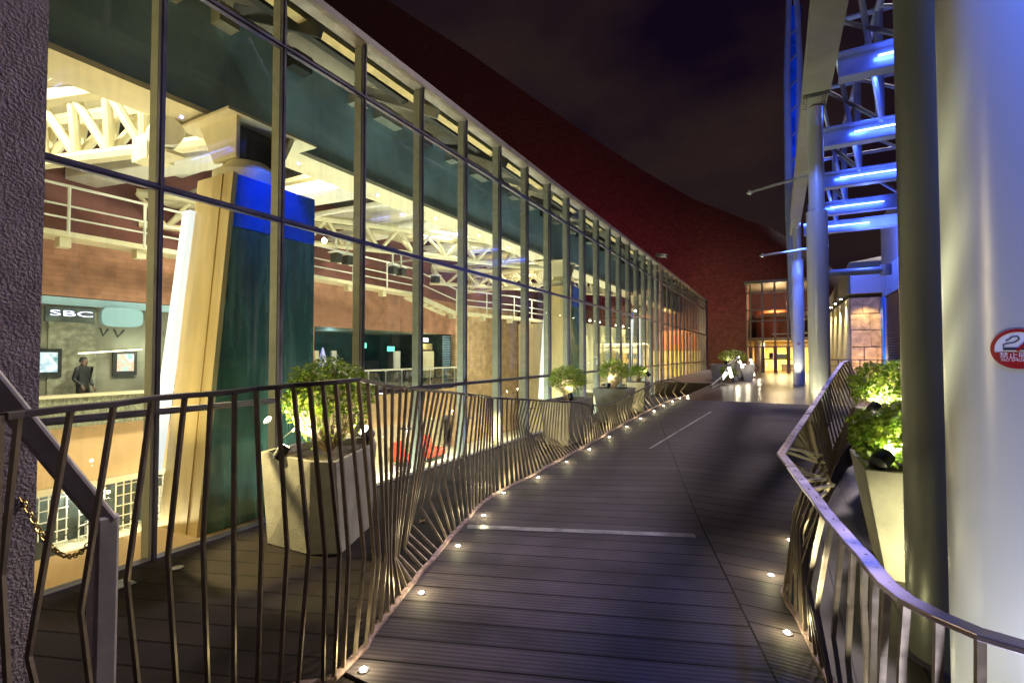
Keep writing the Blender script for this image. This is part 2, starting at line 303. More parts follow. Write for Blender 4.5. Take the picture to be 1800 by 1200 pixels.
RC=[(0,[P(1815,2009,.92),P(1812,1600,.9),P(1810,1300,.87),P(1830,1146,.82)]),(1,[P(1723,1898,1.0),P(1723,1600,.95),P(1723,1300,.9),P(1723,1114,.87)]),
(2,[P(1640,1782,1.1),P(1643,1500,1.05),P(1647,1250,1.0),P(1650,1083,.93)]),(3,[P(1575,1685,1.2),P(1577,1400,1.15),P(1586,1150,1.05),P(1593,1054,.99)]),(4,[P(1540,1567,1.35),P(1540,1350,1.3),P(1552,1150,1.15),P(1560,1028,1.05)]),
(5,[P(1537,1473,1.5),P(1531,1250,1.4),P(1535,1120,1.25),P(1538,1002,1.12)]),(6,[P(1532,1396,1.65),P(1523,1150,1.5),P(1518,1060,1.4),P(1520,978,1.2)]),(7,[P(1510,1331,1.8),P(1490,1159,1.7),P(1495,1060,1.5),P(1500,958,1.27)]),
(8,[P(1490,1277,1.95),P(1465,1118,1.85),P(1474,1010,1.6),P(1481,935,1.36)]),(9,[P(1470,1235,2.08),P(1436,1069,1.98),P(1450,985,1.75),P(1463,915,1.46)]),(10,[P(1460,1197,2.22),P(1421,1030,2.15),P(1434,960,1.95),P(1449,897,1.56)]),
(11,[P(1446,1171,2.33),P(1412,990,2.3),P(1452,865,2.2),P(1435,877,1.7)]),(12,[P(1434,1150,2.42),P(1414,960,2.4),P(1466,852,2.4),P(1422,862,1.82)]),(13,[P(1425,1127,2.53),P(1416,940,2.5),P(1451,842,2.5),P(1409,845,1.95)]),
(14,[P(1415,1110,2.62),P(1408,930,2.6),P(1441,837,2.6),P(1397,829,2.1)]),(15,[P(1408,1095,2.7),P(1402,920,2.7),P(1429,834,2.65),P(1384,812,2.28)]),(16,[P(1398,1077,2.81),P(1398,910,2.8),P(1421,834,2.7),P(1373,798,2.44)]),
(17,[P(1387,1063,2.9),P(1396,900,2.95),P(1436,812,2.85),P(1377,792,2.52)]),(18,[P(1377,1042,3.04),P(1398,890,3.1),P(1445,800,3.0),P(1381,786,2.6)]),(22,[P(1398,985,3.5),P(1412,920,3.5),P(1462,850,3.4),P(1396,763,2.95)]),
(28,[P(1428,910,4.3),P(1432,880,4.3),P(1450,840,4.2),P(1419,729,3.6)]),(34,[P(1450,855,5.1),P(1452,830,5.0),P(1462,790,5.0),P(1441,696,4.4)]),(40,[P(1470,815,5.9),P(1474,780,5.8),P(1488,740,5.7),P(1461,665,5.1)]),(46,[P(1485,790,6.5),P(1492,745,6.4),P(1508,690,6.3),P(1480,638,5.8)]),(48,[P(1490,785,6.7),P(1498,740,6.6),P(1513,680,6.5),P(1491,634,6.0)])]
for i,q in RC: q[0].z=deckz(q[0].y)
# ================================================================ GROUND
def outline(pts,y):
    for k in range(len(pts)-1):
        if (pts[k][1]-y)*(pts[k+1][1]-y)<=0 and pts[k][1]!=pts[k+1][1]:
            t=(y-pts[k][1])/(pts[k+1][1]-pts[k][1]); return lerp(pts[k][0],pts[k+1][0],t)
    return pts[-1][0] if y>pts[-1][1] else pts[0][0]
lb=[(q[0].x-.02,q[0].y) for i,q in CL if i>=13]
lb=[(-.98,-6),(-.98,lb[0][1]-.02)]+lb; lb+=[(lb[-1][0],18.0),(-4.0,18.4),(-4.0,60)]
rb=[(q[0].x+.03,q[0].y) for i,q in RC]; rb=[(1.4,-6),(1.3,.0)]+rb+[(rb[-1][0]+.1,rb[-1][1]+.3),(3.4,rb[-1][1]+.5),(14,12),(16,60)]
ys=sorted(set([-6+.5*k for k in range(36)]+[12+2*k for k in range(25)]+[p[1] for p in lb+rb if p[1]<60]+[11.2]))
def strip(y0,y1,mb,lift=0,skirt=True):
    yy=[y for y in ys if y0<=y<=y1]; vs=[];fs=[]
    for y in yy:
        a,b=outline(lb,y),outline(rb,y); z=deckz(y)+lift
        vs+=[(a,y,-.15 if skirt else z-.1),(a,y,z),(b,y,z),(b,y,-.15 if skirt else z-.1)]
    for k in range(len(yy)-1):
        o=4*k
        for c in range(3): fs.append((o+c,o+c+1,o+c+5,o+c+4))
    mb.add(vs,[f[::-1] for f in fs])
mb=MB(); strip(-6,11.2,mb,.012); tag(mb.build('walkway_deck','deck'),kind='structure')
mb=MB(); strip(11.2,60,mb,.004); tag(mb.build('plaza_paving','plaza'),kind='structure')
mb=MB(); mb.add([(-4.02,-8,-.004),(.05,-8,-.004),(.05,60,-.004),(-4.02,60,-.004)],[(0,1,2,3)]); mb.add([(-4.02,-8,-3),(.05,-8,-3),(.05,-8,-.004),(-4.02,-8,-.004)],[(0,1,2,3)]); tag(mb.build('terrace_floor','outer'),kind='structure')
mb=MB(); mb.add([(.05,-8,0),(16,-8,0),(16,60,0),(.05,60,0)],[(0,1,2,3)]); tag(mb.build('side_terrace_floor','outr'),kind='structure')
mb=MB(); mb.add([(-300,-300,-3.3),(300,-300,-3.3),(300,300,-3.3),(-300,300,-3.3)],[(0,1,2,3)]); tag(mb.build('ground','conc'),kind='structure')
# steel threshold strips let into the deck
def ribbon(name,p,q,w,label):
    mb=MB(); d=(q-p).normalized(); s=Vector((-d.y,d.x,0))*w/2; n=12; vs=[];fs=[]
    for k in range(n+1):
        c=p.lerp(q,k/n); 
        for sg in (-1,1): v=c+s*sg; v.z=deckz(v.y)+.016; vs.append(v)
    fs=[(2*k,2*k+1,2*k+3,2*k+2) for k in range(n)]; fs=[f for f in fs]
    mb.add(vs,fs); return tag(mb.build(name,'strip'),label,'threshold strip')
ribbon('threshold_strip',G(822,928),G(1222,944),.085,'wide brushed steel strip crossing the near deck from the left rail base')
ribbon('seam_strip',G(1142,790),G(1250,725),.03,'thin bright metal seam running along the deck further up the walkway')
# ================================================================ RAILINGS
def railing(name,label,C,idx,nmid,railmat,rw,rh,bw,edge=True,balm='bronze'):
    base=sample(C,0)[0]; t=thing(name,label,'railing',(base.x,base.y,0))
    if edge:
        mb=MB(); pts=[sample(C,i)[0]+Vector((0,0,.02)) for i in idx]
        for a,b in zip(pts,pts[1:]): mb.bar(a,b,.03,.02)
        part(mb,'base_strip','edge',t)
    mb=MB(); pts=[sample(C,i)[-1] for i in idx]
    # swept flat bar with mitred joints
    vs=[]
    for k,p in enumerate(pts):
        d=(pts[min(k+1,len(pts)-1)]-pts[max(k-1,0)]); d.z=0; d.normalize(); s=Vector((-d.y,d.x,0))
        for i,j in ((-1,-1),(1,-1),(1,1),(-1,1)): vs.append(p+s*(rw/2*i)+Vector((0,0,rh/2*j)))
    fs=[(0,1,2,3)]+[(4*k+c,4*k+(c+1)%4,4*k+4+(c+1)%4,4*k+4+c)[::-1] for k in range(len(pts)-1) for c in range(4)]+[tuple(len(pts)*4-1-c for c in range(4))]
    mb.add(vs,fs); part(mb,'handrail',railmat,t,bevel=.002)
    for i in idx:
        q=sample(C,i)
        mb=MB()
        for a,b in zip(q,q[1:]): mb.bar(a,b+(b-a).normalized()*.004,bw,bw*.62,up=(.3,-.95,0))
        part(mb,'baluster',balm,t)
    return t
railing('folded_railing','bronze railing of bent balusters along the left edge of the walkway',CL,list(range(0,100)),1,'rail',.034,.02,.018)
railing('folded_railing','bronze railing with wide worn handrail leaning inwards beside the big silver column',RC,list(range(0,49)),2,'railr',.038,.012,.015)
# ================================================================ DECK LIGHTS
def decklight(p,label,group='small white lights set in the deck edge'):
    t=thing('deck_light',label,'floor light',p,group)
    m=MB(); m.lathe((0,0,0),[(.028,-.005),(.028,.004),(.02,.006)],20); m.build('ring','alu',t,smooth=True)
    m=MB(); m.lathe((0,0,.004),[(.015,0),(.014,.0045),(.0,.006)],16); m.build('lens','lampw',t,smooth=True)
    lamp('POINT',p+Vector((0,0,.07)),1.0,(1,.88,.45),.02,name='deck_lamp').parent=None
lp=[(636,1182),(738,1046),(802,963),(847,909),(882,869),(943,842),(993,814),(1033,792),(1068,770),(1099,752),(1123,737),(1147,724),(1164,714),(1179,707),(1192,701),(1206,697)]
words=['first','second','third','fourth','fifth','sixth','seventh','eighth','ninth','tenth','eleventh','twelfth','thirteenth','fourteenth','fifteenth','last']
for k,(x,y) in enumerate(lp):
    p=G(x+3,y); p.z+=.014; decklight(p,'round deck light, %s from the camera along the left railing base'%words[k])
for k,(x,y) in enumerate([(1384,1117),(1355,1015),(1388,953)]):
    p=G(x,y); p.z+=.014; decklight(p,'round deck light, %s beside the right railing base'%['nearest','middle','farthest'][k])
# ================================================================ GLASS FACADE
FX=-4.03; Y0=1.87; DY=1.008; ZT=[0,1.08,2.74,4.37,4.97]; NM=33
fa=thing('glass_facade','long glass curtain wall with dark mullions in front of the lit hall','glass wall',(FX,Y0-2*DY,0))
mys=[Y0+DY*n for n in range(-2,NM)]
for y in mys:
    m=MB(); m.box((FX-.005,y-.019,-.02),(FX+.032,y+.019,4.97)); m.box((FX+.032,y-.007,0),(FX+.042,y+.007,4.97))
    mu=part(m,'mullion','alu',fa); f=MB(); f.box((FX-(.125 if y<Y0+17.5*DY else .06),y-.014,-.3),(FX-.02,y+.016,4.96)); part(f,'fin','fin',mu)
for z in ZT[1:4]:
    m=MB(); m.box((FX-.01,mys[0],z-.024),(FX+.036,mys[-1],z+.024)); m.box((FX+.036,mys[0],z-.006),(FX+.044,mys[-1],z+.006)); part(m,'transom','alu',fa)
m=MB(); m.box((FX-.06,mys[0],-.06),(FX+.03,mys[-1],.012)); part(m,'sill','alu',fa)
m=MB(); m.box((FX-.12,mys[0],4.972),(FX+.075,mys[-1]+.05,5.055)); m.box((FX-.1,mys[0],5.055),(FX+.04,mys[-1]+.05,5.085)); part(m,'parapet_cap','cap',fa)
for k,y in enumerate(mys[:-1]):
    m=MB()
    for a,b in zip(ZT,ZT[1:]):
        e=rnd.uniform(-.0008,.0008); m.add([(FX+.012+e,y+.022,a+.012),(FX+.012-e,y+DY-.022,a+.012),(FX+.012-e,y+DY-.022,b-.002),(FX+.012+e,y+.022,b-.002)],[(0,1,2,3)])
    part(m,'glass_panel','glass',fa)
# rain pipe and camera
py=Y0+17*DY
t=thing('drain_pipe','pale pinkish pipe standing upright against the middle of the glass wall','pipe',(FX+.12,py,0))
m=MB(); m.tube([(FX+.12,py,-.0),(FX+.12,py,5.0)],.05,12); part(m,'pipe',mat('pink_pipe',(.5,.34,.3),.6,var=.2),t,smooth=True)
for z in (.9,2.4,3.9):
    m=MB(); m.lathe((FX+.12,py,z),[(.058,-.02),(.058,.02)],12); part(m,'bracket','alu',t)
t=thing('security_camera','small white security camera perched on the roof edge above the pipe','camera',(FX,py,5.085))
m=MB(); m.tube([(FX,py,5.085),(FX,py,5.2),(FX+.1,py-.1,5.24)],.025,8); part(m,'bracket','dark',t)
m=MB(); m.bar((FX+.0,py-.12,5.32),(FX+.42,py-.26,5.22),.16,.13); part(m,'housing','white',t,bevel=.02)
m=MB(); m.bar((FX+.42,py-.26,5.218),(FX+.44,py-.267,5.213),.11,.09); part(m,'lens','black',t)
# ================================================================ HALL: floor, ceiling, roof
tag(MB().box((-30,-4,-2.6),(-4.15,33.2,-2.4)).build('hall_floor','hallfloor'),kind='structure')
tag(MB().box((-5.55,-3,-.45),(-4.21,3.75,-.25)).build('gallery_floor','orange'),kind='structure')
tag(MB().box((-30,-4,6.1),(-5.7,33.2,6.3)).build('hall_ceiling','ceil'),kind='structure')
rt=thing('sloping_roof','dark sloping roof strip with gold lit beams behind the top panes','roof',(-4.2,-1,5))
m=MB(); m.add([(-4.14,-1,5.0),(-5.75,-1,6.05),(-5.75,33.2,6.05),(-4.14,33.2,5.0)],[(0,1,2,3)]); m.add([(-4.14,-1,5.04),(-5.75,-1,6.1),(-5.75,33.2,6.1),(-4.14,33.2,5.04)],[(3,2,1,0)]); part(m,'deck_sheet','dark',rt)
for k,(fx,wd) in enumerate(((.2,.13),(.62,.09))):
    m=MB(); x=lerp(-4.14,-5.75,fx); z=lerp(5.0,6.05,fx)-.08; m.bar((x,-1,z),(x,33,z),wd,.06); part(m,'purlin','pgold',rt)
m=MB(); x=lerp(-4.14,-5.75,.4); z=lerp(5.0,6.05,.4)-.12; m.bar((x,-1,z),(x,33,z),.1,.16); part(m,'beam','dark',rt)
for k in range(18):
    y=Y0+DY*(1.55+2*k)-2; m=MB(); m.bar((-4.2,y,4.93),(-5.75,y,5.7),.05,.14); m.bar((-4.9,y+.06,5.02),(-4.9,y+.5,5.02),.02,.02); part(m,'rafter','dark' if k%2 else 'girder',rt)
# big girder
gd=thing('box_girder','deep teal box girder with pale lit underside running the length of the hall','girder',(-5.85,0,4.2))
m=MB(); m.box((-6.1,-3,4.24),(-5.6,33.2,5.5)); part(m,'web','teal',gd)  # web colour raised to carry the milky veil of reflections on the panes
m=MB(); m.box((-6.14,-3,4.18),(-5.56,33.2,4.237)); part(m,'bottom_flange','cream',gd)
m=MB(); m.box((-6.14,-3,5.503),(-5.56,33.2,5.55)); part(m,'top_flange','ceil',gd)
for k in range(40):
    y=-1+.85*k+rnd.uniform(-.2,.2); m=MB(); m.box((-5.597,y,5.25),(-5.42,y+rnd.uniform(.2,.5),5.47)); part(m,'bracket','grey' if k%3 else 'dark',gd)
# pylons
def pylon(y0,label,xs=1,yellow=True,strut=True):
    t=thing('clad_pylon',label,'pylon',(-5.3,y0+.3,-.25),'leaning clad pylons carrying the girder')
    ztop=3.38; zb=-2.4 if y0>4 else -.25
    xa=-4.9; xb=-5.62
    yl0=y0-.30; yl1=y0   # leaning left edge, bottom -> top
    yr=y0+.98
    def prism(za,zc,ya,yc,xa_,xb_,xb2):
        return [(xa_,ya,za),(xa_,yr,za),(xb_,yr,za),(xb_,ya,za),(xa_,yc,zc),(xa_,yr,zc),(xb2,yr,zc),(xb2,yc,zc)]
    def yat(z): return lerp(yl0,yl1,(z-zb)/(ztop-zb))
    for nm,za,zc,mt in (('lower_cladding',zb,2.82,'pteal'),('blue_lit_cladding',2.824,ztop,'pblue')):
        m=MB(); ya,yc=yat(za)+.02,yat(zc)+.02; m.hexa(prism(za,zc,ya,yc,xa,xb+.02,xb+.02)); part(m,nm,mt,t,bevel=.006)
    # gold side: two vertical leaves in front of the leaning edge
    for (x0,x1,of) in ((xa+.004,xa-.16,0),(xa-.165,xb+.1,.012)):
        m=MB(); ya,yc=yat(zb),yat(ztop); m.hexa([(x0,ya-.03-of,zb),(x0,ya+.018,zb),(x1-.04,ya+.018,zb),(x1-.04,ya-.03-of,zb),(x0,yc-.03-of,ztop+.01),(x0,yc+.018,ztop+.01),(x1,yc+.018,ztop+.01),(x1,yc-.03-of,ztop+.01)]); part(m,'gold_side_panel','pgold',t)
    # white lit strut
    m=MB(); a=yat(zb); m.hexa([(xb+.02,a-.08,.3),(xb+.02,a-.0,.3),(xb-.10,a-.0,.3),(xb-.10,a-.08,.3),(xb+.12,yl1-.13,3.05),(xb+.12,yl1-.04,3.05),(xb-.02,yl1-.04,3.05),(xb-.02,yl1-.13,3.05)]); part(m,'lit_strut','glow',t)
    c=(-5.35,y0+.42,0)
    m=MB(); m.lathe((c[0],c[1],ztop),[(.36,0),(.36,.16),(.3,.2),(.22,.3)],28); part(m,'drum','cream',t,smooth=True)
    m=MB(); m.box((-6.05,y0+.0,4.1),(-5.05,y0+1.12,4.13)); m.hexa([(-5.62,y0+.18,ztop+.3),(-5.2,y0+.18,ztop+.3),(-5.2,y0+.22,ztop+.3),(-5.62,y0+.22,ztop+.3),(-5.8,y0+.12,4.1),(-5.1,y0+.12,4.1),(-5.1,y0+.16,4.1),(-5.8,y0+.16,4.1)])
    m.hexa([(-5.62,y0+.68,ztop+.3),(-5.2,y0+.68,ztop+.3),(-5.2,y0+.72,ztop+.3),(-5.62,y0+.72,ztop+.3),(-5.8,y0+.80,4.1),(-5.1,y0+.80,4.1),(-5.1,y0+.84,4.1),(-5.8,y0+.84,4.1)]); part(m,'bracket','cream',t)
    m=MB(); m.box((-5.56,y0+.23,ztop+.31),(-5.3,y0+.67,4.09)); part(m,'bearing','dark',t)
    return t
pylon(2.98,'nearest leaning pylon clad in gold, teal and blue reflections coloured onto its face')
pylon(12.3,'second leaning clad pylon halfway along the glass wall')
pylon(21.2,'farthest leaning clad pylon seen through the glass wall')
# trusses
def truss(name,label,pts,h,n,r=.085):
    t=thing(name,label,'truss',pts[0]); pts=[Vector(p) for p in pts]
    def at(u):
        u*=len(pts)-1; k=min(int(u),len(pts)-2); return pts[k].lerp(pts[k+1],u-k)
    S=16; line=[at(k/S) for k in range(S+1)]
    m=MB(); m.tube([p+Vector((0,0,0)) for p in line],r*.8,8); part(m,'bottom_chord','cream',t,smooth=True)
    d=(pts[-1]-pts[0]).normalized(); s=Vector((-d.y,d.x,0))
    for sg in (-1,1): m=MB(); m.tube([p+s*(.28*sg)+Vector((0,0,h)) for p in line],r,8); part(m,'top_chord','cream',t,smooth=True)
    m=MB()
    for k in range(n):
        a,b,c=at(k/n),at((k+.5)/n),at((k+1)/n)
        for sg in (-1,1):
            o=s*(.28*sg)+Vector((0,0,h)); m.tube([a+o,b],r*.52,8); m.tube([b,c+o],r*.52,8)
    part(m,'lattice','cream',t,smooth=True); return t
truss('roof_truss','thick cream tubular roof truss left of the nearest pylon',[(-5.9,3.6,4.2),(-9,2.75,4.2),(-12,2.0,4.2)],.72,11,.115)
truss('roof_truss','long cream tubular roof truss curving from the second pylon to the back wall',[(-5.9,14.4,4.25),(-7.3,13.3,4.3),(-9,10.6,4.35),(-10.6,8.0,4.35),(-12,5.2,4.3)],.6,13,.09)
truss('roof_truss','far cream tubular roof truss near the third pylon',[(-5.9,22.4,4.25),(-8,20.5,4.3),(-11.9,15,4.3)],.6,10,.09)
truss('roof_truss','straight cream tubular roof truss crossing behind the second pylon',[(-6.2,16.6,4.2),(-11.9,17.4,4.2)],.6,8,.09)
# ceiling ducts / slabs
for k,(a,b,wd) in enumerate((((-6.2,1.2,4.95),(-12,-.5,4.95),.5),((-6.2,5.2,4.95),(-12,4.2,5.0),.55),((-6.2,7.6,5.1),(-12,7.0,5.1),.7),((-6.2,10.2,5.1),(-12,10.6,5.1),.7),((-6.2,18.6,5.1),(-12,19,5.1),.7),((-6.2,25,5.1),(-12,26,5.1),.7))):
    m=MB(); m.bar(a,b,wd,.28); tag(m.build('ceiling_beam','white',bevel=.03),'wide pale ceiling beam, %s counted from the near end of the hall'%['first','second','third','fourth','fifth','sixth'][k],'ceiling beam','pale beams under the hall ceiling')
m=MB()
for k in range(16):
    y=-.2+1.45*k+rnd.uniform(-.3,.3); z=rnd.uniform(4.75,5.3); m=MB(); m.tube([(-6.2,y,z),(-11.9,y+rnd.uniform(-.5,.8),z)],rnd.uniform(.03,.07),8); tag(m.build('ceiling_pipe','white',smooth=True),'pale service pipe under the hall ceiling','pipe','service pipes under the hall ceiling')
for k in range(10):
    y=.2+2.3*k; m=MB(); m.box((-11.5,y,5.4),(-6.4,y+rnd.uniform(.7,1.3),5.5)); tag(m.build('ceiling_panel','cream' if k%2 else 'white'),'flat pale ceiling panel between the beams of the hall','ceiling panel','flat ceiling panels of the hall')
# moving-head light and winch by pylon one
t=thing('winch_unit','round white winch housing hanging beside the nearest pylon head','winch',(-6.2,3.2,4.1))
m=MB(); m.tube([(-6.3,2.95,4.05),(-6.0,2.86,4.03)],.16,20); part(m,'motor','white',t,smooth=True)
m=MB(); m.box((-6.9,2.9,3.85),(-6.55,3.2,4.15)); m.box((-6.5,2.9,3.82),(-6.1,3.1,3.86)); part(m,'mount','cream',t)
for k,pxx in enumerate((590,610,690,705,765)):
    y=YX(pxx,-9.5); t=thing('stage_light','small box stage light hanging under the truss, %s from the left'%words[k],'stage light',(-9.5,y,3.6),'stage lights under the truss')
    m=MB(); m.box((-9.62,y-.09,3.78),(-9.4,y+.09,3.98)); part(m,'body','dark',t); m=MB(); m.box((-9.66,y-.13,4.0),(-9.36,y+.13,4.03)); m.box((-9.55,y-.01,4.03),(-9.5,y+.01,4.4)); part(m,'yoke','white',t)
# ================================================================ HALL BACK WALL
BX=-12.0
def zr(ratio,X=BX): return EYE+ratio*1.139*(-X)
def wall(name,label,m,y0,y1,z0,z1,x=BX,th=.25,cat='wall'):
    mb=MB(); mb.box((x-th,y0,z0),(x,y1,z1)); return tag(mb.build(name,m),label,cat)
wall('upper_wall','dark maroon upper back wall behind the catwalk railing','maroon',-3,26,3.7,6.1,cat='wall')
wall('terracotta_wall','terracotta wall band above the dark shop front on the left','redwall',-3,9.72,2.62,3.696)
wall('terracotta_wall','terracotta wall band above the wide dark opening','redwall',9.724,16.9,2.35,3.696)
wall('terracotta_wall','narrow terracotta pier between shop front and opening','redwall',9.3,9.72,.1,2.617)
wall('brick_wall','pale brick wall right of the wide opening','palebrick',16.9,22.5,-2.4,3.696)
wall('parapet_wall','orange plaster balcony front along the back of the hall','orange',-3,16.89,-1.0,.1)
wall('ledge','cream ledge under the left balcony front','cream',-3,9.7,-1.12,-1.004,x=-11.9,cat='ledge')
wall('lower_wall','pale lit lower wall behind the hall seating','cream',9.7,16.89,-2.4,-1.004,x=-12.6)
# shop front left
t=thing('shop_front','grey shop front with a lit letter sign and pale oval panel','shop front',(BX,6,.1))
m=MB(); m.box((BX-.9,-3,.1),(BX-.7,9.29,2.61)); part(m,'wall','grey',t); m=MB(); m.box((BX-.699,3.98,.17),(BX-.66,4.75,2.44)); part(m,'pier',mat('pier_grey',(.36,.35,.26),.7,var=.4,vscale=9),t)
m=MB(); m.box((BX-.7,-3,.1),(BX-.02,9.28,.16)); part(m,'floor','dark',t)
m=MB(); m.box((BX-.05,-3,2.45),(BX+.02,9.29,2.6)); part(m,'canopy','teal',t)
# sign
ys1,ys2=YX(78,BX+.1),YX(165,BX+.1); zt,zb_=PX(120,540,BX+.1).z,PX(120,566,BX+.1).z
m=MB(); m.box((BX+.02,ys1,zb_),(BX+.1,ys2,zt)); sg=part(m,'sign_board','shopdark',t)
mw=Matrix.Translation((BX+.105,(YX(88,BX+.1)+YX(160,BX+.1))/2,(zb_+zt)/2+.02))@Matrix.Rotation(R(90),4,'Z')@Matrix.Rotation(R(90),4,'X')@Matrix.Diagonal((2.6,1,1,1))
M['sbc']=emat('sign_letters',(.5,.5,1),1.6)
text('SBC',.15,'lettering','sbc',t,mw)
m=MB(); ya,yb=YX(176,BX+.1),YX(250,BX+.1); vs=[]
n=24
for xx in (BX+.02,BX+.12):
    for k in range(n): a=2*math.pi*k/n; ca,sa=math.cos(a),math.sin(a); vs.append((xx,(ya+yb)/2+(yb-ya)/2*math.copysign(abs(ca)**.5,ca),(PX(210,558,BX).z)+.2*math.copysign(abs(sa)**.6,sa)))
m.add(vs,[tuple(range(n))[::-1],tuple(range(n,2*n))]+[(k,(k+1)%n,n+(k+1)%n,n+k) for k in range(n)]); part(m,'oval_panel',mat('pale_panel',(.22,.36,.40),.4,emit=(.5,.8,.9),es=.10),t)
for k,(a,b,c,d) in enumerate(((176,186,576,590),(200,214,578,592))):
    m=MB(); q=[PX(a,c,BX+.06),PX((a+b)/2,d,BX+.06),PX(b+4,c+2,BX+.06)]; m.tube(q,.02,6); part(m,'bracket','dark',t)
# lit posters
def pictex(name,seed,cols):
    m=bpy.data.materials.new(name); m.use_nodes=True; n=m.node_tree.nodes; l=m.node_tree.links; b=n['Principled BSDF']
    t=n.new('ShaderNodeTexCoord'); x=n.new('ShaderNodeTexNoise'); x.inputs['Scale'].default_value=4.5; x.inputs['Detail'].default_value=3; x.noise_dimensions='4D'; x.inputs['W'].default_value=seed
    cr=n.new('ShaderNodeValToRGB'); el=cr.color_ramp.elements
    while len(el)<len(cols): el.new(.5)
    for k,c in enumerate(cols): el[k].position=.3+.4*k/(len(cols)-1); el[k].color=(*c,1)
    l.new(t.outputs['Object'],x.inputs['Vector']); l.new(x.outputs[0],cr.inputs[0]); l.new(cr.outputs[0],b.inputs['Emission Color']); b.inputs['Emission Strength'].default_value=.85; b.inputs['Base Color'].default_value=(.02,.02,.02,1); return m
for k,(a,b,c,d,sd_,cs) in enumerate(((65,101,619,654,1.2,[(.1,.3,.3),(.9,.95,.95),(.35,.5,.6),(.9,.85,.9)]),(206,235,622,652,4.4,[(.2,.55,.5),(.8,.95,.85),(.9,.5,.3),(.5,.8,.7)]))):
    X=BX-.62; t=thing('light_box_poster',['lit poster with white and teal picture next to the stucco pillar','smaller lit poster with pale green picture in the shop front'][k],'poster',PX(a,d,X))
    y1,y2=YX(a,X),YX(b,X); z2,z1=PX((a+b)/2,c,X).z,PX((a+b)/2,d,X).z
    m=MB(); m.box((X-.05,y1-.07,z1-.1),(X,y2+.07,z2+.07)); part(m,'frame','dark',t); m=MB(); m.box((X,y1,z1),(X+.02,y2,z2)); part(m,'picture',pictex('poster_picture_%d'%k,sd_,cs),t)
t=thing('tube_lamp','thin warm tube lamp along the left shop wall','lamp',(-12.6,5,1.2)); m=MB(); a=PX(138,621,-12.5); b=PX(249,614,-12.5); m.tube([a,b],.012,6); part(m,'tube',emat('warm_tube',(1,.85,.5),4),t)
t=thing('parapet','grey stone parapet in front of the left shop','parapet',(-11.9,4,.1))
m=MB(); m.box((-11.98,-3,.11),(-11.8,9.28,.68)); part(m,'panel',mat('mottled_stone',(.24,.24,.16),.7,var=.6,vscale=14,stretch=(1,3,1)),t); m=MB(); m.box((-12.0,-3,.684),(-11.74,9.28,.74)); part(m,'coping','cream',t)
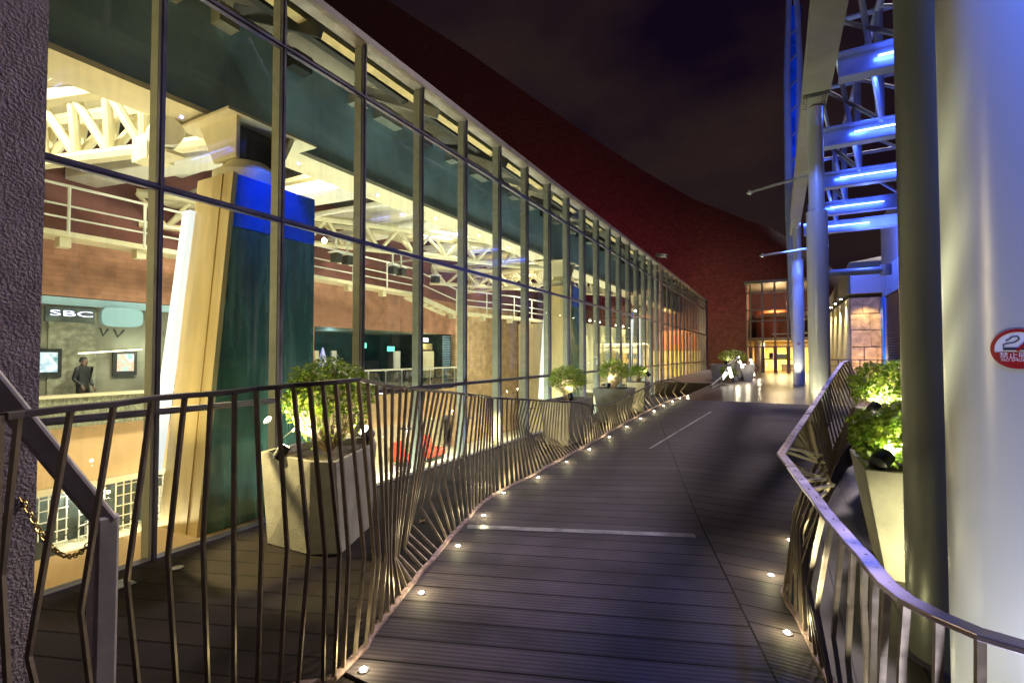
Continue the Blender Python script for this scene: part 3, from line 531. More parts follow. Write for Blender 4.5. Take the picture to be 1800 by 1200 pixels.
# person standing behind the parapet
def person(loc,face,label,scale=1.0,dark='black'):
    t=thing('person',label,'person',loc)
    J={'pel':(0,0,.92),'sp':(0,.01,1.12),'ch':(0,.0,1.36),'nk':(0,.0,1.5),'hd':(0,-.02,1.58),'ht':(0,-.01,1.7),
       'sl':(-.19,0,1.42),'el':(-.26,.03,1.14),'wl':(-.2,-.14,.98),'sr':(.19,0,1.42),'er':(.27,.05,1.14),'wr':(.24,-.08,.93),
       'hl':(-.1,0,.88),'kl':(-.11,-.03,.48),'al':(-.11,.02,.09),'tl':(-.12,-.14,.03),'hr':(.1,0,.88),'kr':(.12,-.02,.48),'ar':(.12,.03,.09),'tr':(.13,-.13,.03)}
    rad={'pel':.15,'sp':.14,'ch':.16,'nk':.055,'hd':.085,'ht':.07,'sl':.075,'el':.05,'wl':.035,'sr':.075,'er':.05,'wr':.035,'hl':.1,'kl':.065,'al':.045,'tl':.04,'hr':.1,'kr':.065,'ar':.045,'tr':.04}
    E=[('pel','sp'),('sp','ch'),('ch','nk'),('nk','hd'),('hd','ht'),('ch','sl'),('sl','el'),('el','wl'),('ch','sr'),('sr','er'),('er','wr'),('pel','hl'),('hl','kl'),('kl','al'),('al','tl'),('pel','hr'),('hr','kr'),('kr','ar'),('ar','tr')]
    ks=list(J); rot=Matrix.Rotation(face,4,'Z')
    me=bpy.data.meshes.new('body'); me.from_pydata([rot@(Vector(J[k])*scale) for k in ks],[(ks.index(a),ks.index(b)) for a,b in E],[])
    o=bpy.data.objects.new('body',me); col.objects.link(o); o.parent=t; me.materials.append(M[dark])
    o.modifiers.new('skin','SKIN'); sub=o.modifiers.new('sub','SUBSURF'); sub.levels=2; sub.render_levels=2
    for v,k in zip(me.skin_vertices[0].data,ks): v.radius=(rad[k]*scale,rad[k]*scale*(.75 if k in('pel','sp','ch') else 1)); v.use_root=(k=='pel')
    skin=mat('skin_tone',(.2,.12,.08),.6)
    m=MB(); m.lathe((0,0,0),[(.02,-.115),(.055,-.09),(.075,-.03),(.08,.03),(.07,.08),(.04,.11),(.005,.12)],20); m.box((-.012,-.1,-.03),(.012,-.07,.01)); m.lathe((-.028,-.073,.02),[(.01,-.008),(.01,.008)],8); m.lathe((.028,-.073,.02),[(.01,-.008),(.01,.008)],8); m.box((-.022,-.078,-.06),(.022,-.07,-.052)); m.box((-.09,-.01,-.02),(-.075,.02,.03)); m.box((.075,-.01,-.02),(.09,.02,.03))
    h=m.build('head',skin,t,smooth=True); h.data.transform(rot@Matrix.Translation((0,-.02,1.6))); h.data.transform(Matrix.Diagonal((scale,scale,scale,1)))
    m=MB(); m.lathe((0,.012,.02),[(.088,-.02),(.092,.03),(.08,.09),(.045,.125),(.005,.135)],20); h=m.build('hair','black',t,smooth=True); h.data.transform(rot@Matrix.Translation((0,-.01,1.6))); h.data.transform(Matrix.Diagonal((scale,scale,scale,1)))
    for sd_,wx in (('l',(-.2,-.14,.98)),('r',(.24,-.08,.93))):
        m=MB(); c=Vector(wx); m.tube([c,c+Vector((0,-.03,-.05)),c+Vector((0,-.045,-.09))],[.022,.034,.03],8,flat=.6)
        for f in range(4): q=c+Vector((-.024+.016*f,-.045,-.085)); ln=(.06,.072,.068,.052)[f]; m.tube([q,q+Vector((0,-.012,-ln*.5)),q+Vector((0,.0,-ln))],[.0085,.008,.006],6)
        q=c+Vector((.03,-.03,-.045)); m.tube([q,q+Vector((.02,-.02,-.03)),q+Vector((.015,-.03,-.055))],[.01,.009,.006],6)
        h=m.build('hand',skin,t,smooth=True); h.data.transform(rot); h.data.transform(Matrix.Diagonal((scale,scale,scale,1)))
    return t
yp=YX(147,-12.35); hz=PX(147,629,-12.35).z
person((-12.35,yp,.16),R(120),'person in dark clothes standing between the two lit posters',(hz-.16)/1.72)
# lower store on left
t=thing('lower_shop_front','dark lower storey shop window with pale racks behind the chain','shop front',(BX,4,-2.3))
m=MB(); m.box((BX-.9,-3,-2.3),(BX-.8,9.6,-1.12)); part(m,'back_wall','shopdark',t)
m=MB(); m.box((BX-.8,-3,-2.4),(BX,9.6,-2.3)); part(m,'sill','cream',t)
for k in range(16):
    y=-.5+.62*k; m=MB()
    for j in range(4): m.box((BX-.5,y+.14*j,-2.28),(BX-.48,y+.14*j+.02,-1.2))
    for j in range(5): m.box((BX-.48,y,-2.2+.22*j),(BX-.46,y+.45,-2.18+.22*j))
    part(m,'rack','white' if k%3 else 'cream',t)
for k in range(18):
    y=rnd.uniform(0,9); m=MB(); m.box((BX-.7,y,-2.28),(BX-.55,y+rnd.uniform(.1,.3),-2.28+rnd.uniform(.2,.8))); part(m,'display_item',['white','shopdark','teal','cream'][k%4],t)
wall('lower_band','orange plaster base below the lower shop window','orange',-3,9.7,-2.39,-2.41+.0,x=BX+.02)
tag(MB().box((-12,-3,-2.39),(-9.0,8.5,-2.31)).build('lower_landing','orange'),kind='structure')
for k,(u,v) in enumerate(((1,.0),(2.6,.4),(4.4,.1),(6.2,.5))):
    tt=thing('hose_reel','dark curved cable lying across the lower shop window, %s from the left'%words[k],'cable',(-11.9,u,-1.6),'dark cables across the lower shop window'); m=MB(); m.tube([(-11.85,u+.2*j,-1.7-.05*v-.25*math.sin(j/10*math.pi)) for j in range(11)],.012,6); part(m,'cable','dark',tt)
# recess opening (px 554-800)
t=thing('dark_opening','wide dark teal room opening behind the glass balustrade','opening',(BX-2.5,13,.1))
m=MB(); m.box((BX-4,9.7,.1),(BX-3.8,17.2,2.4)); part(m,'back_wall',mat('teal_room',(.03,.08,.09),.5,var=.4,vscale=1.5),t)
m=MB(); m.box((BX-4,9.72,.04),(BX-.02,17.0,.1)); part(m,'floor','grey',t)
m=MB(); m.box((BX-3.8,9.72,2.36),(BX-.26,16.89,2.42)); part(m,'ceiling','grey',t)
m=MB(); m.box((BX-3.8,16.9,.1),(BX-.27,17.0,2.35)); part(m,'side_wall','shopdark',t)
for k in range(9): m=MB(); m.box((BX-3.7,15.0+.02*k,.3+.2*k),(BX-.6,15.03+.02*k,.36+.2*k)); 
for k,(a,c) in enumerate(((637,607),(687,613))):
    X=BX-2.5; p=PX(a,c,X); tt=thing('exit_sign','small green lit exit sign, %s of the two in the dark room'%('left' if k==0 else 'right'),'exit sign',p,'green exit signs'); m=MB(); m.box((-.02,-.2,-.1),(.02,.2,.1)); m.build('panel',emat('exit_green_%d'%k,(.05,.85,.55),1.6),tt); m=MB(); m.box((-.02,-.01,.1),(.02,.01,.6)); m.build('hanger','dark',tt)
    mw=Matrix.Translation(p+Vector((.024,0,0)))@Matrix.Rotation(R(90),4,'Z')@Matrix.Rotation(R(90),4,'X'); text('EXIT',.15,'lettering','signwhite',tt,mw,.002)
def board(name,label,cat,a,b,c,d,X,m,th=.06):
    y1,y2=YX(a,X),YX(b,X); z2,z1=PX((a+b)/2,c,X).z,PX((a+b)/2,d,X).z; z1=max(z1,.105) if X<BX else z1
    t=thing(name,label,cat,(X,(y1+y2)/2,z1)); mb=MB(); mb.box((X-th,y1,z1+.03),(X,y2,z2)); part(mb,'panel',m,t,bevel=.01); mb=MB(); mb.box((X-th-.05,y1+.02,z1),(X+.05,y2-.02,z1+.028)); part(mb,'foot','dark',t); return t
board('display_board','blank cream display board right of the dark room','board',740,763,617,665,BX-.6,'cream')
board('display_board','pale yellow board standing behind the blank cream one','board',738,760,604,616,BX-.75,'pgold')
board('banner_stand','narrow pale banner at the left of the dark room','banner',553,561,616,650,BX-.5,'cream')
board('banner_stand','narrow grey white banner standing in the dark room','banner',583,592,616,650,BX-.7,'white')
board('banner_stand','tall pale banner under the right exit sign','banner',693,704,617,650,BX-.7,'white')
t=thing('christmas_tree','small blue lit cone tree in the dark room','lit tree',PX(567,645,BX-.6)); m=MB(); m.lathe((0,0,0),[(.17,0),(.1,.3),(.02,.62)],12); m.build('cone',emat('blue_tree',(.1,.12,.7),.5),t,smooth=True)
t=thing('wall_sign','small white lit sign box on the right of the dark room','sign',PX(745,597,BX-.4)); m=MB(); m.box((-.03,-.2,-.08),(.03,.25,.08)); m.build('panel',emat('white_sign',(.75,.75,1),1.4),t)
t=thing('roller_shutter','blue slatted shutter beside the cream display board','shutter',(BX-.3,15.9,.1)); m=MB(); ya,yb=YX(781,BX-.2),YX(793,BX-.2)
for k in range(22): m.box((BX-.3,ya,.12+.1*k),(BX-.24,yb,.19+.1*k))
part(m,'slats',mat('blue_slat',(.2,.32,.45),.4,.3),t)
# balustrade
t=thing('glass_balustrade','glass balustrade with steel handrail in front of the dark room','balustrade',(-11.7,13,.1))
m=MB(); m.tube([(-11.7,10,.98),(-11.7,17,.98)],.03,8); part(m,'handrail','white',t)
m=MB(); m.box((-11.71,10,.15),(-11.7,17,.9)); part(m,'glass','glass2',t)
for k in range(9): m=MB(); m.box((-11.74,10+.8*k,.1),(-11.7,10.03+.8*k,.98)); part(m,'post','white',t)
# seating and planters on lower floor
for k,(a,b,c) in enumerate(((708,722,778),(744,770,772))):
    p=PX((a+b)/2,c+14,-11.4); 
    t=thing('red_seat','%s red upholstered seat on the hall floor'%['smaller','wider'][k],'seat',(p.x,p.y,-2.4)); w_=.35 if k==0 else .7
    m=MB(); w_*=.7; m.box((-.35,-w_,.15),(.35,w_,.4)); m.build('cushion','red',t,bevel=.04); m=MB(); m.box((-.42,-w_,.15),(-.3,w_,.85)); m.build('backrest','red',t,bevel=.04); m=MB(); m.box((-.3,-w_+.05,0),(.3,w_-.05,.148)); m.build('base','dark',t)
t=thing('counter','pale glass fronted counter on the hall floor','counter',(-11.6,10.6,-2.4)); m=MB(); m.box((-.3,-.8,0),(.3,.8,.75)); m.build('body',mat('pale_blue_panel',(.45,.6,.6),.4),t); m=MB(); m.box((-.34,-.84,.752),(.34,.84,.8)); m.build('top','white',t)
# catwalk
def catwalk(pts,label,xr=.03):
    t=thing('catwalk',label,'catwalk',pts[0]); pts=[Vector(p) for p in pts]
    m=MB()
    for a,b in zip(pts,pts[1:]): m.bar(a,b,.55,.09)
    part(m,'walk_plate','cream',t)
    for hz_ in (.28,.5,.85):
        m=MB(); m.tube([p+Vector((.27,0,hz_)) for p in pts],.018 if hz_<.8 else .026,6); part(m,'rail','white',t)
    Lt=0
    for a,b in zip(pts,pts[1:]):
        n=max(1,int((b-a).length/1.15))
        for k in range(n):
            q=a.lerp(b,k/n)+Vector((.27,0,0)); m=MB(); m.tube([q,q+Vector((0,0,.86))],.026,6); part(m,'post','white',t)
            m=MB(); m.box((q.x-.3,q.y-.08,q.z-.22),(q.x-.1,q.y+.08,q.z-.047)); part(m,'bracket','cream',t)
    return t
catwalk([(-11.2,-1,3.62),(-11.2,6,3.62),(-11.0,12.8,3.55)],'cream catwalk with white railing high on the left back wall')
catwalk([(-10.6,14.6,3.05),(-9.6,17.2,3.0),(-9.4,20,3.0)],'lower cream catwalk with white railing beyond the short stair')
t=thing('catwalk_stair','short cream stair joining the two catwalks','stair',(-11,13,3.5))
m=MB(); m.bar((-11.25,12.8,3.5),(-10.85,14.6,3.0),.05,.16); m.bar((-10.75,12.8,3.5),(-10.35,14.6,3.0),.05,.16)
for k in range(6): q=Vector((-11,12.9,3.5)).lerp(Vector((-10.6,14.5,3.05)),k/5); m.box((q.x-.24,q.y-.1,q.z-.02),(q.x+.24,q.y+.1,q.z+.01))
part(m,'flight','cream',t); m=MB(); m.tube([(-10.7,12.8,4.35),(-10.35,14.6,3.9)],.026,6); m.tube([(-10.7,12.8,3.95),(-10.35,14.6,3.5)],.018,6); part(m,'rail','white',t)
# pleated panels, far part
m=MB(); n=70; ya,yb=22.5,33.0
vs=[];fs=[]
for k in range(n+1):
    y=lerp(ya,yb,k/n); x=-8.6+(.09 if k%2 else 0); vs+=[(x,y,-2.4),(x,y,3.1)]
for k in range(n): fs.append((2*k,2*k+1,2*k+3,2*k+2))
m.add(vs,fs); m.box((-8.9,ya,-2.4),(-8.65,yb,3.1)); tag(m.build('pleated_wall','curtain'),'tall pleated pale wall washed by small downlights at the far hall','wall')
wall('end_bay_wall','plain pale wall closing the hall next to the pleated wall','cream',22.4,22.49,-2.4,3.1,x=-8.6,th=3.3)
for k in range(7):
    y=23.2+1.5*k; t=thing('downlight','small downlight above the pleated wall, %s from the camera'%words[k],'downlight',(-8.25,y,3.2),'downlights washing the pleated wall'); m=MB(); m.lathe((0,0,0),[(.06,0),(.07,.12)],12); m.build('can','white',t); m=MB(); m.lathe((0,0,-.012),[(.05,0),(.05,.01)],12); m.build('lens','lampw',t)
    lamp('SPOT',(-8.1,y,3.1),90,(1,.88,.5),.05,target=(-8.6,y,0),spot=75)
# lobby beyond the pipe
LX=-7.6
wall('lobby_wall','yellow lit lobby wall seen through the far panes','yellow',24.5,32.9,.1,1.9,x=LX,th=.2)
wall('orange_wall','orange lobby panel above the yellow wall','orangew',29,32,1.9,3.2,x=LX+.02,th=.2)
wall('hall_end_wall','maroon end wall of the glass hall','maroon',33.2,33.4,-3,4.9,x=-4.2,th=14)
tag(MB().box((-8.5,19.5,-.1),(-4.25,33.1,.0)).build('lobby_floor','hallfloor'),kind='structure')
for k,y in enumerate((20.2,21.0,22.0,23.1,24.6)):
    t=thing('tube_light','upright white tube light, %s behind the far panes'%words[k],'light tube',(-5.2,y,0),'upright white tube lights'); m=MB(); m.tube([(-5.2,y,.2),(-5.2,y,3.4-.25*k)],.03,8); part(m,'tube','glow',t); m=MB(); m.lathe((-5.2,y,0),[(.08,0),(.06,.2)],12); part(m,'base','alu',t)
# hall lights (ceiling fixtures)
def fixture(x,y,z,wx,wy,e,c,label,tilt=None):
    t=thing('ceiling_light',label,'ceiling light',(x,y,z),'ceiling lights of the hall'); m=MB(); m.box((-wx/2-.04,-wy/2-.04,0),(wx/2+.04,wy/2+.04,.06)); m.build('housing','dark',t)
    lamp('AREA',(x,y,z-.02),e,c,wx,target=tilt or (x,y,0),size_y=wy,name='hall_lamp')
W=(1,.91,.68)
for k,(x,y,en) in enumerate(((-7.4,1.0,330),(-7.6,6.2,360),(-7.8,11.8,380),(-7.6,18,340),(-7.0,27,200))):
    fixture(x,y,5.95,1.6,.5,en,W,'flush ceiling light, %s along the hall'%words[k])
for k,(x,y,z,en,tgt) in enumerate(((-6.9,2.0,-.6,30,(-7.5,2.6,4.5)),(-8.8,7.5,-2.0,38,(-9,8,4.5)),(-8.0,15.5,-2.0,130,(-8,16,4.5)),(-7,23,.1,90,(-7.2,24,4.5)),(-8.8,3.5,-2.0,26,(-9,3.5,4.5)))):
    t=thing('uplighter','floor uplighter throwing warm light to the ceiling, %s along the hall'%words[k],'uplight',(x,y,z-.2),'floor uplighters in the hall'); m=MB(); m.box((-.5,-.3,0),(.5,.3,.17)); m.build('housing','dark',t)
    lamp('AREA',(x,y,z),en,W,.9,target=tgt,size_y=.5,name='uplight_lamp')
lamp('POINT',(-12.2,5.5,1.6),6,(.9,1,.8),.1); lamp('POINT',(-12.4,4.5,-1.4),25,(.95,1,.85),.1); lamp('POINT',(-12.4,7.5,-1.4),18,(.95,1,.85),.1); lamp('POINT',(-14,12,2.0),12,(.5,.9,1),.1); lamp('POINT',(-12.5,15.5,2.0),14,(1,.95,.6),.1)
for k,y in enumerate((1.0,4.6,8.2,11.6,15.5,19.5)):
    t=thing('gallery_fill','slim cool fill light added low behind the glass wall, %s along it'%words[k],'uplight',(-4.75,y,-.75),'added cool fill lights behind the glass wall'); m=MB(); m.box((-.12,-.5,0),(.12,.5,.08)); m.box((-.03,-.03,-1.6),(.03,.03,0)); m.build('housing','dark',t)
    lamp('AREA',(-4.75,y,-.6),90,(.85,1,.90),.2,target=(-5.3,y,4.6),size_y=.9,name='uplight_lamp')  # unseen fill lights added to brighten the girder, fins and pylon faces
lamp('SPOT',(-4.45,3.0,4.8),190,(.03,.10,1),.05,target=(-4.93,3.5,2.75),spot=30,name='blue_fill_spot')  # unseen spot added to brighten the blue pylon head
lamp('AREA',(-5.4,-1.6,2.4),75,(1,.80,.42),.8,target=(-4.9,2.5,2.2),size_y=2.2,name='hall_end_fill')  # added out of view to brighten the fins and the pylon's gold side
for k,(x,y) in enumerate(((-10.6,9.2),(-10.4,12),(-10.2,15),(-9.6,19),(-10.4,6.2))):
    t=thing('floor_lamp','square fill light on an added thin stem above the lower floor, %s of five'%words[k],'lamp',(x,y,-2.4),'added fill lights on the lower hall floor'); m=MB(); m.box((-.02,-.02,0),(.02,.02,1.52)); m.lathe((0,0,0),[(.12,0),(.12,.02)],16); part2=m.build('stem','alu',t); m=MB(); m.box((-.2,-.2,1.52),(.2,.2,1.56)); m.build('head','alu',t)
    lamp('AREA',(x,y,-.9),95,(1,.92,.68),.35,target=(x-.2,y,-3),size_y=.35,name='floor_lamp_light')  # invented lamps, put in to lift the dark lower hall floor
lamp('SPOT',(-4.7,6.3,.2),170,(1,.76,.36),.06,target=(-3.3,7.4,.35),spot=40)  # this spot and the next are added for gold spill on the planters
lamp('SPOT',(-4.7,11.75,.3),170,(1,.8,.4),.06,target=(-3.3,12.6,.5),spot=35)
lamp('SPOT',(-4.9,1.4,-.1),150,(1,.8,.42),.08,target=(-5.3,2.9,2.2),spot=60)
wall('lobby_end_panel','yellow glowing panel at the foot of the hall end wall','yellow',33.1,33.19,.02,1.75,x=-4.3,th=4.2,cat='panel')
wall('orange_end_panel','orange panel above the yellow one at the hall end wall','orangew',33.1,33.19,1.8,3.1,x=-4.5,th=2.4,cat='panel')
lamp('AREA',(-6.5,29.5,4.0),260,(1,.80,.45),1.5,target=(-6.2,33,1.2))
t=thing('theatre_lamp','bright round lamp with glow under the truss right of the nearest pylon','lamp',PX(570,423,-9)); m=MB(); m.lathe((0,0,0),[(.02,-.06),(.06,0),(.02,.06)],14); m.build('bulb','lampw',t,smooth=True)
# ================================================================ OUTSIDE LEFT FOREGROUND
a=P(58,1100,2.0); b=P(-260,1100,1.62)
t=thing('stucco_pillar','rough dark purple stucco pillar at the far left edge','pillar',(a.x,a.y,0))
d=(Vector((b.x,b.y,0))-Vector((a.x,a.y,0))).normalized(); s=Vector((-d.y,d.x,0)); 
if s.dot(Vector((a.x,a.y,0)))<0: s=-s
A=Vector((a.x,a.y,0)); q=[A,A+d*.9,A+d*.9+s*.5,A+s*.12-d*.0]
m=MB(); H=7.5; nz=60
vs=[]
for k in range(nz+1):
    for p_ in q: vs.append(Vector((p_.x,p_.y,H*k/nz)))
fs=[(4*k+c,4*k+(c+1)%4,4*k+4+(c+1)%4,4*k+4+c) for k in range(nz) for c in range(4)]+[(0,1,2,3),tuple(4*nz+c for c in range(4))]
m.add(vs,fs); part(m,'shaft','stucco',t)
# stair handrail tube
zt_=1.95
a=P(-40,640,zt_-.25); b=P(183,912,zt_); c=Vector((b.x,b.y,0))
t=thing('stair_handrail','grey square steel handrail bending down to a post behind the left railing','handrail',(b.x,b.y,0))
m=MB(); m.bar(a,b+(b-a).normalized()*.02,.075,.075,up=(0,0,1)); part(m,'rail','tube',t,bevel=.012)
m=MB(); m.bar(c,b+Vector((0,0,.02)),.08,.08,up=(1,0,0)); part(m,'post','tube',t,bevel=.012)
m=MB(); m.lathe((c.x,c.y,0),[(.09,0),(.09,.012),(.05,.014)],20); part(m,'base_plate','tube',t)
# chain
pA=P(28,850,1.97); pB=P(156,955,1.93)
t=thing('chain','old brass chain sagging between the stucco pillar and the handrail post','chain',pA)
pts=[];n=26
for k in range(n+1):
    u=k/n; p=pA.lerp(pB,u); p.z-=.13*4*u*(1-u)*(.75+.5*u); pts.append(p)
m=MB()
for k in range(n):
    a_,b_=pts[k],pts[k+1]; c_=(a_+b_)/2; dd=(b_-a_).normalized(); uu=Vector((0,0,1)) if k%2 else dd.cross(Vector((0,0,1))).normalized(); uu=(uu-dd*uu.dot(dd)).normalized(); Lh=(b_-a_).length*.72
    m.tube([c_+dd*(Lh*math.cos(x))+uu*(.0095*math.sin(x)) for x in [2*math.pi*j/10 for j in range(10)]],.0028,5,closed=True)
part(m,'links','chain',t,smooth=True); m=MB(); m.tube([pA+(pA-pB).normalized()*.03,pA],.012,8); part(m,'eye_bolt','dark',t)
p=G(312,997,False); t=thing('floor_disc','small round metal cap in the terrace floor','floor cap',(p.x,p.y,0)); m=MB(); m.lathe((0,0,-.003),[(.04,0),(.04,.006),(.03,.008)],20); m.build('disc','strip',t)
p=G(215,1025,False); t=thing('floor_plate','square metal plate in the terrace floor by the post','floor plate',(p.x,p.y,0)); m=MB(); m.box((-.07,-.05,-.003),(.07,.05,.004)); m.build('plate','strip',t)
p=G(742,917,False); t=thing('fallen_leaf','curled dry yellow leaf lying behind the left railing','leaf',(p.x,p.y,.0)); m=MB(); m.add([(0,-.03,.004),(.02,-.01,.02),(.012,.02,.006),(0,.035,.018),(-.014,.018,.004),(-.022,-.008,.022),(0,0,.008)],[(0,1,6),(1,2,6),(2,3,6),(3,4,6),(4,5,6),(5,0,6)]); m.build('blade',mat('dry_leaf',(.5,.35,.08),.7),t); m=MB(); m.tube([(0,-.03,.004),(.005,-.06,.01)],.0015,5); m.build('stalk','twig',t)
# ================================================================ PLANTERS AND BUSHES
def planter(name,label,pts_bot,pts_top,h,group='tapered concrete planters',wall_=.035):
    bx=sum(p[0] for p in pts_bot)/len(pts_bot); by=sum(p[1] for p in pts_bot)/len(pts_bot)
    t=thing(name,label,'planter',(bx,by,0),group)
    cx=sum(p[0] for p in pts_top)/len(pts_top); cy=sum(p[1] for p in pts_top)/len(pts_top)
    n=len(pts_bot); m=MB()
    ins=[((p[0]-cx)*.90+cx,(p[1]-cy)*.90+cy) for p in pts_top]
    vs=[(x,y,0) for x,y in pts_bot]+[(x,y,h) for x,y in pts_top]+[(x,y,h) for x,y in ins]+[(x,y,h-.12) for x,y in ins]
    fs=[tuple(range(n))[::-1]]
    for r in range(3):
        for k in range(n): k2=(k+1)%n; fs.append((r*n+k,r*n+k2,(r+1)*n+k2,(r+1)*n+k))
    m.add(vs,fs); part(m,'pot','conc',t,bevel=.006)
    m=MB(); m.add([(x,y,h-.06) for x,y in ins],[tuple(range(n))]); part(m,'soil','soil',t)
    return t,(cx,cy)
def bush(label,c,z0,rx,ry,rz,zc,nl,seed,ls=.03,twigs=60,dens=.6,cut=-.35):
    rr=random.Random(seed); t=thing('clipped_bush',label,'bush',(c[0],c[1],z0),'clipped round bushes in planters')
    C=Vector((0,0,zc-z0)); m=MB(); vs=[];fs=[];mi=[]
    k=0; tries=0
    while k<nl and tries<nl*12:
        tries+=1
        d=Vector((rr.gauss(0,1),rr.gauss(0,1),rr.gauss(0,1))).normalized()
        if d.z<cut and rr.random()<.85: continue
        rad=1-abs(rr.gauss(0,.17)); 
        if rad<.3: continue
        nz=noise.noise(d*2.3+Vector((seed,0,0)))
        if noise.noise(d*4.5+Vector((0,seed,rad)))<-.22 and rr.random()<dens: continue
        rad*=1+.2*nz+.10*noise.noise(d*7)+(.12*rr.random() if rr.random()<.03 else 0)
        p=C+Vector((d.x*rx,d.y*ry,d.z*rz))*rad
        nrm=(d+Vector((rr.gauss(0,.6),rr.gauss(0,.6),rr.gauss(0,.6)+.25))).normalized(); ax=nrm.cross(Vector((rr.gauss(0,1),rr.gauss(0,1),rr.gauss(0,1)))).normalized(); bx_=nrm.cross(ax)
        s_=ls*rr.uniform(.55,1.5); o=len(vs); w_=s_*.27
        vs+=[p-ax*s_*.5,p+bx_*w_-nrm*w_*.3,p+ax*s_*.55-nrm*s_*.12,p-bx_*w_-nrm*w_*.3]; fs+=[(o,o+1,o+2),(o,o+2,o+3)]; q=1 if rr.random()<.45 else 0; mi+=[q,q]; k+=1
    m.v=[tuple(v) for v in vs]; m.f=fs; m.mi=mi; m.build('crown',['leaf','leafb'],t)
    m=MB(); br=[]
    for j in range(twigs):
        a_=rr.uniform(0,2*math.pi); e_=rr.uniform(-.25,1.2); tip=C+Vector((math.cos(a_)*math.cos(e_)*rx,math.sin(a_)*math.cos(e_)*ry,math.sin(e_)*rz))*rr.uniform(.75,.97)
        st=Vector((rr.uniform(-.02,.02),rr.uniform(-.02,.02),.02)); mid=st.lerp(tip,.45)+Vector((rr.gauss(0,.025),rr.gauss(0,.025),rr.uniform(-.03,.05)))
        m.tube([st,mid,tip],[.008,.004,.0018],5)
        for q in range(3):
            s0=mid.lerp(tip,rr.uniform(0,.8)); m.tube([s0,s0+Vector((rr.gauss(0,.07),rr.gauss(0,.07),rr.gauss(.02,.06)))],[.0035,.0015],4)
    m.build('branches','twig',t); return t
def spotfix(label,loc,tgt,r=.045,e=12,lens=True,spot=70,color=(1,.95,.7),m_='black'):
    t=thing('planter_spotlight',label,'spotlight',loc,'small spotlights in the planters'); d=(Vector(tgt)-Vector(loc)).normalized(); z=Vector((0,0,0))
    m=MB(); m.tube([z-d*.07,z-d*.05,z+d*.05],[r*.5,r,r*1.08],18); m.build('housing',m_,t,smooth=True)
    m=MB(); m.tube([z+d*.0505,z+d*.052],[r*.85,r*.85],16); m.build('lens','lampw',t)
    m=MB(); m.tube([z-d*.02+Vector((0,0,-.0)),z+Vector((0,0,-.1))],.008,6); m.build('stake','black',t)
    if e: lamp('SPOT',Vector(loc)+d*.08,e,color,.03,target=tgt,spot=spot)
    return t
def gpt(px,py): p=G(px,py,False); return (p.x,p.y)
# near-left planter
h1=.70
def top(px,py,h): 
    r=ray(px,py); t_=(h-EYE)/r.z; p=Vector((0,0,EYE))+r*t_; return (p.x,p.y)
bt=[gpt(470,955),gpt(543,975),gpt(600,973),gpt(652,925)]; tp=[top(458,793,h1),top(545,811,h1),top(590,812,h1),top(662,778,h1)]
def addback(l,dx,dy): return l+[(l[3][0]+dx[0],l[3][1]+dx[1]),(l[0][0]+dy[0],l[0][1]+dy[1])]
bt=addback(bt,(-.28,.30),(-.10,.42)); tp=addback(tp,(-.32,.28),(-.08,.45))
t1,c1=planter('planter','large faceted concrete planter nearest to the camera on the left',bt,tp,h1)
bush('largest clipped bush with bare twigs showing below, in the nearest left planter',c1,h1-.06,.37,.37,.38,1.09,4700,3,.036,170,.85,-.2)
spotfix('black spotlight at the front of the nearest left planter',Vector((*top(495,800,h1),h1+.03)),(c1[0],c1[1],1.3),.045,42,spot=120)
spotfix('grey tilted spotlight on the right corner of the nearest left planter',Vector((*top(645,776,h1),h1+.08)),(c1[0],c1[1],1.15),.055,26,m_='alu',spot=95)
lamp('SPOT',(-4.75,1.92,1.75),420,(1,.76,.36),.06,target=(-3.35,2.40,.30),spot=40)  # spot added inside the hall to gild the planter's left side, no fixture
# second
def boxplanter(label,x0,x1,y0,y1,h,fl=.1,base=0):
    t,c=planter('planter',label,[(x0+fl,y0+fl),(x1-fl,y0+fl),(x1-fl,y1-fl),(x0+fl,y1-fl)],[(x0,y0),(x1,y0),(x1,y1),(x0,y1)],h)
    t.location.z=base; return c
# P2 at px 955..1045 , P3 1042..1108, P4 1105..1138
c2=boxplanter('second left planter, pale lit side towards the camera',-3.5,-2.95,7.35,8.45,.73,.07)
bush('dark green clipped bush in the second left planter',c2,.68,.33,.33,.25,1.06,2800,11,.034,50,.4,-.5)
spotfix('small spotlight under the second left bush',Vector((c2[0]+.16,c2[1]-.25,.79)),(c2[0],c2[1],1.1),.04,16)
c3=boxplanter('third left planter, wide dark grey box',-3.58,-2.82,10.2,11.0,.76,.14)
bush('tall clipped bush in the third left planter',c3,.7,.34,.34,.28,1.13,2400,12,.036,50,.4,-.5)
spotfix('small spotlight under the third left bush',Vector((c3[0]-.05,c3[1]-.28,.82)),(c3[0],c3[1],1.2),.04,22)
c4=boxplanter('fourth left planter, small pale box',-3.48,-3.0,12.6,13.2,.78,.06)
bush('small bright bush in the fourth left planter',c4,.72,.25,.25,.2,1.03,1400,13,.04,30,.4,-.5)
spotfix('spotlight glaring beside the fourth left bush',Vector((c4[0]+.3,c4[1]-.2,1.0)),(c4[0],c4[1],1.3),.05,14)
pf=G(1252,668); c5=boxplanter('far white planter by the end of the glass wall',pf.x-.1,pf.x+1.5,pf.y,pf.y+1.0,.62,.12,.5)
bush('small glowing bush in the far white planter',c5,1.06,.55,.4,.30,1.4,900,14,.06,20,.4,-.5)
spotfix('bright spotlight in front of the far white planter bush',Vector((c5[0]-.2,c5[1]-.45,1.2)),(c5[0],c5[1],1.5),.06,14,color=(.95,.9,1))
